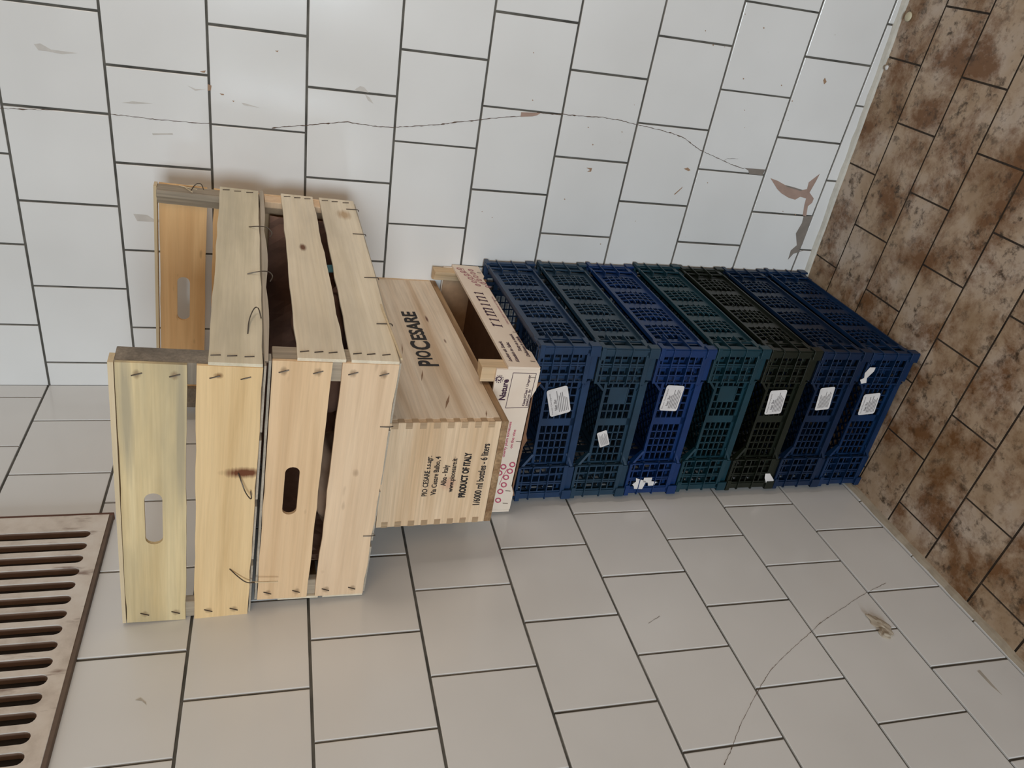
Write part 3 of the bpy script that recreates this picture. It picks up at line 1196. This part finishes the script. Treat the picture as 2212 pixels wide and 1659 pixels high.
stroke(mb, PF, [(-.0104, .0411), (-.0105, .0035), (-.0714, .0050), (-.0733, .0421), (-.0104, .0411)], .0008)
mb.build('print_frame', M_PURPLE, tray)
lettering('lettering', 'Klasse I/Class I  Ursprung', .056, .0042, M_PURPLE, tray, M_front(-.0691, -.0005, .0120), bold=.02)
lettering('lettering', 'Inhalt/Cont. 3kg', .030, .0042, M_PURPLE, tray, M_front(-.0691, -.0005, .0066), bold=.02)
for pts in ([(.3117 + .06, .056, 0)],):
    pass
for q in ((.0175, 'side'), (.118, 'side'), (.243, 'side'), (.372, 'side'), (-.018, 'front'), (-.137, 'front'), (-.236, 'front'), (-.262, 'front')):
    mb = MB()
    if q[1] == 'side':
        mb.tube([(.0006, q[0], .002), (.0009, q[0] + .001, .010)], .0004)
    else:
        mb.tube([(q[0], -.0009, .004), (q[0] + .001, -.0009, .013)], .0004)
    mb.build('staple', M_STEEL, tray)

# ------------------------------------------------------------------ wine case
PW, PD, PH = .179, .518, .174
case = empty('wooden_wine_case', (.2585, -.516, .8005), (.042, .018, .026),
             'pale pine wine case lettered in black, finger jointed, under the slatted crates', 'wine case')
pine_f = wood('pine end', (0.70, 0.48, 0.285), (0.86, 0.65, 0.44), 0, .35, (0.50, 0.34, 0.20), 1.0, 2.0, knots=.5,
              spots=[((-.105, 0, .075), (.012, .03, .012), (0.55, 0.25, 0.17), .45)])
pine_s = wood('pine side', (0.76, 0.60, 0.44), (0.90, 0.77, 0.61), 1, .3, (0.45, 0.31, 0.18), .8, 6.0, rings=True, knots=.6,
              spots=[((0, .335, .052), (.01, .014, .0022), (0.10, 0.025, 0.015), .9), ((0, .25, .038), (.01, .009, .002), (0.14, 0.05, 0.03), .8)])
endg = wood('end grain', (0.42, 0.27, 0.14), (0.60, 0.43, 0.27), 2, .5, (0.20, 0.11, 0.06), 1.5, 9.0)
base_w = wood('raw ply edge', (0.23, 0.115, 0.05), (0.50, 0.33, 0.18), 1, .7, (0.10, 0.045, 0.02), 2.0, 4.0)
ft, fb = .0098, .0108      # board thickness, base thickness
mb = MB(); mb.box(-PW, 0, 0, ft, fb, PH); mb.build('end_board', pine_f, case)
mb = MB(); mb.box(-PW, 0, PD - ft, PD, fb, PH); mb.build('end_board', pine_f, case)
mb = MB(); mb.box(-ft, 0.0003, ft, PD - ft, fb, PH); mb.build('side_board', pine_s, case)
mb = MB(); mb.box(-PW - .0003, -PW + ft, ft, PD - ft, fb, PH); mb.build('side_board', pine_s, case)
mb = MB(); mb.box(-PW, 0.0, 0, PD, 0, fb - .0006); mb.build('base_board', base_w, case)
mb = MB(); mb.box(-PW + ft + .0005, -ft - .0005, ft + .0005, PD - ft - .0005, PH - .010, PH); mb.build('lid', pine_s, case)
# finger joints: end grain of the side boards showing on the end, and of the end on the side
fz_ = [.0105 + .0196 * k for k in range(9)]
mb = MB()
for i, z in enumerate(fz_):
    if z + .0098 < PH:
        for bx in ((-.0092, 0.0003, -.0005, .0006, z + .0098, min(z + .0190, PH - .0005)),
                   (-PW - .0003, -PW + .0092, -.0005, .0006, z + .0098, min(z + .0190, PH - .0005)),
                   (0.0001, .0008, 0.0003, .0095, z + .0010, z + .0098)):
            MB().box(*bx).build('joint_finger', endg, case)
for body, u0, u1, v, h, bold in (('PIO CESARE s.s.agr.', -.1255, -.0550, .1052, .0080, .014), ('Via Cesare Balbo, 4', -.1244, -.0565, .0922, .0080, .014),
                                 ('Alba - Italy', -.1085, -.0715, .0790, .0082, .014), ('www.piocesare.it', -.1202, -.0608, .0676, .0078, .014),
                                 ('PRODUCT OF ITALY', -.1309, -.0512, .0476, .0100, .045), ('1/6000 ml bottles - 6 liters', -.1463, -.0370, .0227, .0108, .018)):
    lettering('lettering', body, u1 - u0, h, M_INK, case, M_front(u0, -.0007, v), bold=bold)
for body, u0, u1, v, h in (('P', .1619, .1800, .0680, .0315), ('IO', .1840, .2130, .0735, .0235), ('C', .2165, .2475, .0680, .0315), ('ESARE', .2520, .3620, .0690, .0250)):
    lettering('lettering', body, u1 - u0, h, M_INK, case, M_side(.0010, u0, v), bold=.03)
# dark knot streaks in the side board
M_STREAK = plain('resin streak', (0.30, 0.17, 0.09), .7)
mb = MB()
for y0, z0, y1, z1, w_ in ((.29, .135, .40, .132, .0022), (.035, .085, .075, .070, .0042), (.115, .104, .15, .095, .0026), (.012, .030, .030, .026, .0022), (.20, .118, .24, .112, .002)):
    MB().prism([(.0004, y0, z0), (.0004, (y0 + y1) / 2, (z0 + z1) / 2 - w_ / 2), (.0004, y1, z1), (.0004, (y0 + y1) / 2, (z0 + z1) / 2 + w_ / 2)], (.0002, 0, 0)).build('resin_streak', M_STREAK, case)

# ------------------------------------------------------------------ slatted fruit crates
M_GREY = wood('weathered post', (0.20, 0.165, 0.125), (0.38, 0.32, 0.25), 0, .6, (0.10, 0.09, 0.08), 1.6, 1.0)
M_GREY2 = wood('weathered post pale', (0.36, 0.29, 0.21), (0.52, 0.43, 0.32), 2, .5, (0.17, 0.15, 0.12), 1.6, 2.0)


def staple_on(root, p, axis_d, out, ln=.0115, r=.00075):
    """short wire staple lying on a face: centre p, direction axis_d, outward normal out"""
    p, d, o_ = Vector(p), Vector(axis_d).normalized(), Vector(out)
    mb = MB()
    a, b_ = p - d * ln / 2, p + d * ln / 2
    mb.tube([a - o_ * .002, a + o_ * .0004, b_ + o_ * .0004, b_ - o_ * .002], r, 6)
    return mb.build('staple', M_STEEL, root)


def bent_wire(root, pts, r=.00075):
    # smooth a little
    P = [Vector(p) for p in pts]
    for _ in range(2):
        Q = [P[0]]
        for a, b_ in zip(P[:-1], P[1:]):
            Q += [a * .75 + b_ * .25, a * .25 + b_ * .75]
        Q.append(P[-1])
        P = Q
    return MB().tube(P, r, 6).build('bent_staple', M_STEEL, root)


def slat(name, root, mat, face, a0, a1, z, t=.0042, warp=0.0, D=0, Wd=0, rough=.0009, holes=None):
    """slat on a face. face: 'F','B' (runs along x) or 'R','L' (runs along y); z=(z0 at start, z1 at start, z0 at end, z1 at end)"""
    n = 14
    mb = MB()
    rr = random.Random(int(z[0] * 1e5) + ord(face))
    base = 0
    for i in range(n + 1):
        s = i / n
        u = a0 + (a1 - a0) * s
        zb = z[0] + (z[2] - z[0]) * s + rr.uniform(-rough, rough) * (0 < i < n)
        zt = z[1] + (z[3] - z[1]) * s + rr.uniform(-rough, rough) * (0 < i < n)
        w_ = warp * math.sin(math.pi * s)
        for (dd, zz) in ((0, zb), (t, zb), (t, zt), (0, zt)):
            d = dd + w_
            if face == 'F':
                mb.v.append((u, -d, zz))
            elif face == 'B':
                mb.v.append((u, D + d, zz))
            elif face == 'R':
                mb.v.append((d, u, zz))
            else:
                mb.v.append((-Wd - d, u, zz))
    for i in range(n):
        b0 = i * 4
        for q in range(4):
            mb.f.append([b0 + q, b0 + (q + 1) % 4, b0 + 4 + (q + 1) % 4, b0 + 4 + q]); mb.m.append(0)
    mb.f.append([0, 1, 2, 3]); mb.m.append(0)
    e = n * 4
    mb.f.append([e + 3, e + 2, e + 1, e]); mb.m.append(0)
    return mb.build(name, mat, root, bevel=.0004)


def handle_slat(root, mat, face, W, z0, z1, z2, z3, hc, hz, hl, hr, D=0, t=.0042):
    """end slat with an oblong hand hole; x from 0 (right) to -W"""
    rr = random.Random(int(z0 * 9999) + 3)
    top, bot = [], []
    n = 14
    for i in range(n + 1):
        s = i / n
        jit = rr.uniform(-.0007, .0007)
        bot.append((-W * s, z0 + (z2 - z0) * s + (jit if 0 < i < n else 0)))
        top.append((-W * s, z1 + (z3 - z1) * s - (jit if 0 < i < n else 0)))
    outline = bot + top[::-1]
    hole = stadium(hc, hz, hl, hr)
    if face == 'F':
        M = M_front(0, -t / 2, 0)
    else:
        M = M_front(0, D + t / 2, 0)
    return sheet('handle_slat', outline, [hole], t, mat, root, M)


WL, DL, HL = .386, .503, .143
low = empty('slatted_fruit_crate', (.397, -.597, .9775), (.034, .052, -.041),
            'bare wooden slatted crate, lower of two, holding crumpled brown paper, on the wine case', 'crate', 'slatted wooden fruit crates')
UW, UD, UH = .405, .502, .149
upp = empty('slatted_fruit_crate', (.403, -.617, 1.1295), (.030, .058, -.055),
            'empty wooden slatted crate with greyed corner post, highest thing in the stack', 'crate', 'slatted wooden fruit crates')

def stains(xs, zs, y=-.004):
    return [((x, y, z), (.0058, .02, .0045), (0.22, 0.13, 0.07), .6) for x in xs for z in zs]


wl_f1 = wood('poplar lower front top', (0.70, 0.47, 0.265), (0.86, 0.61, 0.37), 0, .15, (0.62, 0.38, 0.20), .5, 1.3, knots=.35, spots=stains((-.0135, -.3735), (.1302, .0924)))
wl_f2 = wood('poplar lower front bottom', (0.71, 0.50, 0.315), (0.86, 0.64, 0.43), 0, .15, (0.60, 0.38, 0.22), .5, 8.7, knots=.35, spots=stains((-.0135, -.3735), (.0526, .0163)))
wl_s = wood('poplar lower side', (0.72, 0.61, 0.44), (0.87, 0.77, 0.60), 1, .35, (0.42, 0.37, 0.29), .5, 3.1,
            spots=[((0.004, .30, .094), (.02, .012, .005), (0.14, 0.05, 0.02), .95), ((0.004, .44, .022), (.02, .02, .012), (0.42, 0.25, 0.11), .7)])
wu_f1 = wood('poplar upper front top', (0.64, 0.48, 0.25), (0.80, 0.64, 0.37), 0, .62, (0.40, 0.34, 0.22), .6, 12.3, spots=stains((-.014, -.390), (.127, .090)) + [((-.06, -.004, .139), (.10, .02, .0075), (0.36, 0.31, 0.22), .7), ((-.09, -.004, .084), (.13, .02, .005), (0.38, 0.32, 0.22), .7)])
wu_f2 = wood('poplar upper front bottom', (0.68, 0.455, 0.22), (0.85, 0.61, 0.33), 0, .12, (0.5, 0.35, 0.2), .5, 5.5,
             spots=[((-.150, -.004, .014), (.008, .02, .026), (0.13, 0.028, 0.008), .95), ((-.012, -.004, .046), (.004, .02, .005), (0.22, 0.10, 0.03), .8)] + stains((-.390,), (.05, .018)))
wu_s = wood('poplar upper side', (0.68, 0.60, 0.43), (0.83, 0.74, 0.56), 1, .4, (0.40, 0.36, 0.27), .5, 7.9)
wu_b = wood('orange poplar back', (0.74, 0.43, 0.19), (0.88, 0.57, 0.28), 0, .2, (0.45, 0.22, 0.08), .4, 2.2, knots=.4)
w_ply = wood('thin ply', (0.42, 0.36, 0.28), (0.56, 0.48, 0.38), 1, .5, (0.30, 0.27, 0.22), 1.0, 4.4)
w_bat = wood('thin batten', (0.62, 0.48, 0.29), (0.74, 0.60, 0.40), 0, .2, (0.45, 0.35, 0.2), .6, 6.4)


def corner_posts(root, W, D, H, mats, size=.028, z0=0.0):
    k = 0
    for ix in (0, 1):
        for iy in (0, 1):
            e = .0004
            xa = -e if ix == 0 else -W + e
            ya = e if iy == 0 else D - e
            dx = -size if ix == 0 else size
            dy = size if iy == 0 else -size
            mb = MB()
            loop = [(xa, ya), (xa + dx, ya), (xa + dx, ya + dy * .35), (xa + dx * .35, ya + dy), (xa, ya + dy)]
            b = len(mb.v)
            n = len(loop)
            mb.prism([(x, y, z0) for x, y in loop], (0, 0, H - z0))
            mb.build('corner_post', mats[k % len(mats)], root, bevel=.001)
            k += 1


def bottom_boards(root, W, D, mat, warp=0.0, gap=.012, nb=4):
    bw = (W - gap * (nb - 1)) / nb
    for i in range(nb):
        x1 = -i * (bw + gap)
        x0 = x1 - bw
        mb = MB()
        n = 12
        for j in range(n + 1):
            y = D * j / n
            dz = 0
            if warp:
                dz = -abs(math.sin(math.pi * 2.5 * j / n)) * warp * (1 if i == 0 else .3) * (0 < j < n)
            for (x, z) in ((x0, -.003), (x1, -.003 + dz * 0), (x1, -.0006), (x0, -.0006)):
                mb.v.append((x + (dz * .0), y, z))
        for j in range(n):
            b0 = j * 4
            for q in range(4):
                mb.f.append([b0 + q, b0 + (q + 1) % 4, b0 + 4 + (q + 1) % 4, b0 + 4 + q]); mb.m.append(0)
        mb.f.append([0, 1, 2, 3]); mb.m.append(0)
        mb.f.append([n * 4 + 3, n * 4 + 2, n * 4 + 1, n * 4]); mb.m.append(0)
        mb.build('bottom_board', mat, root)


# ---- lower crate
corner_posts(low, WL, DL, HL, [M_GREY2, wl_f2])
handle_slat(low, wl_f1, 'F', WL, .0771, .1432, .0778, .1436, -.192, .1112, .078, .0088)
slat('end_slat', low, wl_f2, 'F', 0.0, -WL, (0.0, .0659, 0.0, .0667))
handle_slat(low, wl_f1, 'B', WL, .0771, .1432, .0778, .1436, -.192, .1112, .078, .0088, D=DL)
slat('end_slat', low, wl_f2, 'B', 0.0, -WL, (0.0, .0659, 0.0, .0667), D=DL)
for face in 'RL':
    slat('side_slat', low, wl_s, face, -.003, DL + .003, (.0620, .1165, .0670, .1175), Wd=WL)
    slat('side_slat', low, wl_s, face, -.003, DL + .003, (.0, .0560, .0, .0565), Wd=WL)
bottom_boards(low, WL, DL, w_ply)
mb = MB(); mb.box(-WL + .001, -.001, -.0035, .012, HL + .0012, HL + .0040); mb.build('end_batten', w_ply, low)
mb = MB(); mb.box(-WL + .001, -.001, DL - .012, DL + .0035, HL + .0012, HL + .0040); mb.build('end_batten', w_ply, low)
mb = MB()      # split strip along the lower right edge
mb.prism([(.0045, .0, -.004), (.0075, .0, -.003), (.0060, .12, .002), (.0045, .14, .002)], (0, 0, .0025))
mb.build('split_strip', w_bat, low)
# ---- upper crate
corner_posts(upp, UW, UD, UH, [M_GREY, M_GREY2, M_GREY2, M_GREY])
handle_slat(upp, wu_f1, 'F', UW, .0780, .1475, .0783, .1490, -.2225, .1140, .083, .0098)
slat('end_slat', upp, wu_f2, 'F', 0.0, -UW, (.0005, .0684, .0005, .0677))
handle_slat(upp, wu_b, 'B', UW, .0780, .1475, .0783, .1480, -.2000, .1120, .083, .0098, D=UD)
slat('end_slat', upp, wu_b, 'B', 0.0, -UW, (.0005, .0684, .0005, .0677), D=UD)
for face in 'RL':
    slat('side_slat', upp, wu_s, face, -.003, UD + .003, (.0010, .0572, .0020, .0592), Wd=UW)
bottom_boards(upp, UW, UD, w_ply)
mb = MB()
mb.quadbox([(-UW, -.0045, UH + .0008), (0, -.0045, UH - .0004), (0, .014, UH - .0004), (-UW, .014, UH + .0008),
            (-UW, -.0045, UH + .0050), (0, -.0045, UH + .0052), (0, .014, UH + .0052), (-UW, .014, UH + .0050)])
mb.build('end_batten', w_bat, upp)
mb = MB()
mb.quadbox([(-UW, UD - .014, UH + .0006), (0, UD - .014, UH + .0004), (0, UD + .0045, UH + .0004), (-UW, UD + .0045, UH + .0006),
            (-UW, UD - .014, UH + .0050), (0, UD - .014, UH + .0050), (0, UD + .0045, UH + .0050), (-UW, UD + .0045, UH + .0050)])
mb.build('end_batten', w_bat, upp)

# warped ply strip sagging along the right edge between the two crates
mb = MB()
n = 26
prev = None
for i in range(n + 1):
    s = i / n
    y = UD * s
    dz = -.0035 - .0028 * abs(math.sin(s * 9.0)) * (0.3 + math.sin(math.pi * s))
    ring = [(.0045, y, -.0015), (.0045, y, dz - .0012), (.0062, y, dz - .0012), (.0062, y, -.0008)]
    mb.v += ring
    if i:
        b0 = (i - 1) * 4
        for q in range(4):
            mb.f.append([b0 + q, b0 + (q + 1) % 4, b0 + 4 + (q + 1) % 4, b0 + 4 + q]); mb.m.append(0)
mb.build('warped_edge_strip', w_ply, upp)
# splinters on the far post
mb = MB()
for a, b_ in (((.001, .498, .118), (.006, .478, .092)), ((.002, .500, .108), (.0105, .486, .086)), ((.001, .497, .112), (.004, .470, .098))):
    mb.bar(a, b_, (0, 0, 1), .0012, .0010)
mb.build('splinter', w_bat, upp)

# ---- staples
for z_ in (.1302, .0924, .0526, .0163):
    staple_on(low, (-.0135, -.0042, z_), (.35, 0, -1), (0, -1, 0))
    staple_on(low, (-.3735, -.0042, z_ + .0005), (-.45, 0, -1), (0, -1, 0), .011)
for z_ in (.1270, .0900, .0500, .0180):
    staple_on(upp, (-.0140, -.0042, z_), (.35, 0, -1), (0, -1, 0), .011)
    staple_on(upp, (-.3900, -.0042, z_ + .0005), (-.45, 0, -1), (0, -1, 0), .011)
for z_ in (.108, .092, .076, .048, .032, .014):
    staple_on(low, (.0042, .0110, z_), (0, .25, -1), (1, 0, 0), .010)
    staple_on(low, (.0042, .4930, z_), (0, .25, -1), (1, 0, 0), .010)
for z_ in (.050, .033, .015):
    staple_on(upp, (.0042, .0110, z_), (0, .15, -1), (1, 0, 0), .010)
    staple_on(upp, (.0042, .4930, z_), (0, .25, -1), (1, 0, 0), .010)
for y_ in (.085, .215, .365, .465):      # staples folded round the bottom edge
    bent_wire(low, [(.0046, y_, .016), (.0050, y_ + .001, .002), (.0052, y_ + .001, -.0035), (.0020, y_ + .001, -.0046)], .0007)
for x_ in (-.0898, -.2733):
    bent_wire(low, [(x_, -.0046, .012), (x_, -.0050, .000), (x_, -.0035, -.0045)], .0007)
# bent wires on the upper crate side slat and front
bent_wire(upp, [(.0045, .36, .016), (.009, .355, .006), (.014, .345, -.008), (.014, .325, -.016), (.010, .318, -.012)])
bent_wire(upp, [(.0045, .21, .018), (.008, .212, .006), (.013, .207, -.008), (.012, .195, -.014), (.006, .190, -.010)])
bent_wire(upp, [(.0045, .060, .017), (.009, .085, .016), (.013, .108, .010), (.012, .110, .005), (.006, .095, .002)])
bent_wire(upp, [(.0045, .475, .100), (.012, .485, .094), (.016, .480, .086), (.010, .470, .082)])
bent_wire(upp, [(-.150, -.0046, .021), (-.158, -.012, .017), (-.172, -.016, .012), (-.186, -.014, .004), (-.176, -.008, .006)])
bent_wire(upp, [(-.312, -.0046, .026), (-.322, -.010, .015), (-.332, -.012, .004), (-.336, -.008, -.006)])

# straw-like sliver caught at the bottom left of the crates
sl = MB()
sl.bar((-.336, -.0075, -.002), (-.339, -.0055, -.036), (1, 0, 0), .0012, .0012)
sl.build('wood_sliver', w_bat, upp)

# ---- contents of the lower crate
M_KRAFT = plain('brown kraft paper', (0.30, 0.165, 0.115), .9)


def inner(name, mat, p, size, seed, sub=4, amp=.55):
    Mx = low.matrix_basis
    bpy.context.view_layer.update()
    w_ = low.matrix_world @ Vector(p)
    return lump(name, mat, w_, size, seed, None, sub, amp)


def liner():
    """crumpled paper sheet lining floor, far end and left side of the lower crate"""
    bm = bmesh.new()
    rr = random.Random(12)
    prof = [(-.022, .006), (-.12, .004), (-.25, .004), (-.352, .006), (-.358, .05), (-.357, .10), (-.354, .134)]
    ny = 40
    P = []
    # resample the profile
    for (a, b_), (c_, d_) in zip(prof[:-1], prof[1:]):
        for k in range(5):
            P.append((a + (c_ - a) * k / 5, b_ + (d_ - b_) * k / 5))
    P.append(prof[-1])

    def crump(x, y, z):
        return (.0022 * math.sin(61 * x + 33 * y + 40 * z) + .0022 * math.sin(-37 * x + 71 * y + 55 * z + 1.3) + .0015 * math.sin(120 * y + 90 * x + 70 * z))
    grid = []
    for j in range(ny + 1):
        y = .034 + (.472 - .034) * j / ny
        grid.append([bm.verts.new((x + abs(crump(x, y, z)) * (1 if z > .01 else 0) + rr.uniform(-.0005, .0005), y, z + abs(crump(x, y, z)) + .0005)) for x, z in P])
    for j in range(ny):
        for i in range(len(P) - 1):
            bm.faces.new((grid[j][i], grid[j + 1][i], grid[j + 1][i + 1], grid[j][i + 1]))
    # far end
    nx = 26
    g2 = []
    for k in range(1, 9):
        z = .006 + .128 * k / 8
        g2.append([bm.verts.new((-.022 - .330 * i / nx, .472 - abs(crump(-.33 * i / nx, .47, z)) * 1.3, z)) for i in range(nx + 1)])
    for k in range(7):
        for i in range(nx):
            bm.faces.new((g2[k][i], g2[k][i + 1], g2[k + 1][i + 1], g2[k + 1][i]))
    me = bpy.data.meshes.new('paper_liner')
    bm.to_mesh(me); bm.free()
    me.materials.append(M_KRAFT)
    o = bpy.data.objects.new('paper_liner', me)
    COL.objects.link(o)
    bpy.context.view_layer.update()
    o.matrix_world = low.matrix_world.copy()
    md = o.modifiers.new('thick', 'SOLIDIFY'); md.thickness = .0006
    return tag(o, 'dark brown paper lining the inside of the lower slatted crate', 'paper liner')


liner()
pp = inner('crumpled_paper', M_KRAFT, (-.12, .27, .055), (.070, .11, .040), 21)
tag(pp, 'crumpled brown paper lying inside the lower slatted crate', 'paper', 'crumpled paper in the crate')
pp = inner('crumpled_paper', plain('paler kraft paper', (0.36, 0.23, 0.15), .9), (-.265, .115, .048), (.055, .060, .034), 5)
tag(pp, 'paler crumpled paper behind the front gap of the lower slatted crate', 'paper', 'crumpled paper in the crate')
bpy.context.view_layer.update()
ts = MB().box(-.014, .014, -.011, .011, -.0008, .0008).build('teal_strip', plain('teal strip', (0.06, 0.20, 0.24), .5))
ts.matrix_world = low.matrix_world @ Matrix.Translation((-.016, .278, .056)) @ Matrix.Rotation(R(82), 4, 'Y')
tag(ts, 'small teal strip showing through the side gap of the lower slatted crate', 'strip')

# ------------------------------------------------------------------ stickers on the plastic crates
C = crates
sticker(C[6], .104, .050, .052, .036, R(17))
sticker(C[5], .178, .058, .032, .018, R(22), head=False)
sticker(C[4], .098, .052, .050, .034, R(-3))
sticker(C[2], .108, .050, .050, .034, R(4))
sticker(C[1], .100, .052, .048, .030, R(6), head=False)
sticker(C[0], .112, .052, .046, .036, R(6))


def torn(crate, uc, vc, pts, d=.0):
    T = M_front(-uc, d - .0012, vc)
    mb = MB()
    mb.prism([T @ Vector((a, b, 0)) for a, b in pts], (0, -.0003, 0))
    s = mb.build('torn_sticker', M_PAPER, crate)
    s['label'] = 'torn scrap of white paper sticker'
    return s


torn(C[4], .268, .084, [(-.013, -.016), (.004, -.020), (.012, .002), (.004, .000), (-.002, .006), (-.006, .002), (-.012, .000)])
torn(C[4], .266, .062, [(-.008, -.016), (.000, -.018), (.002, -.008), (.010, -.008), (.010, .008), (.000, .008), (-.001, -.002), (-.008, -.004)])
torn(C[2], .272, .012, [(-.012, -.006), (-.002, -.010), (.014, .004), (.014, .014), (.004, .012), (-.010, .004)])
torn(C[0], .045, .095, [(-.016, .006), (-.014, -.004), (-.004, -.001), (.010, -.010), (.018, -.010), (.018, .002), (.006, .008), (-.004, .005), (-.008, .012)])

# ------------------------------------------------------------------ small things on the floor
bm = bmesh.new()
bmesh.ops.create_uvsphere(bm, u_segments=24, v_segments=12, radius=1)
for v in bm.verts:
    v.co.z *= .38
me = bpy.data.meshes.new('cap')
bm.to_mesh(me); bm.free()
for p in me.polygons:
    p.use_smooth = True
me.materials.append(plain('ivory plastic', (0.66, 0.60, 0.42), .5))
cp = bpy.data.objects.new('round_cap', me)
cp.scale = (.0085, .0085, .0085)
cp.location = (.8276, -.0278, floor_z(.8276, -.0278) + .0032)
COL.objects.link(cp)
tag(cp, 'small round ivory cap lying on the brown floor beside the right wall', 'cap')
bt = lump('grout_crumb', plain('white crumb', (0.75, 0.73, 0.70), .8), (.736, -.0195, floor_z(.736, -.02) + .0025), (.0045, .0035, .003), 6, None, 2)
tag(bt, 'tiny white crumb of grout on the floor at the foot of the right wall', 'crumb')
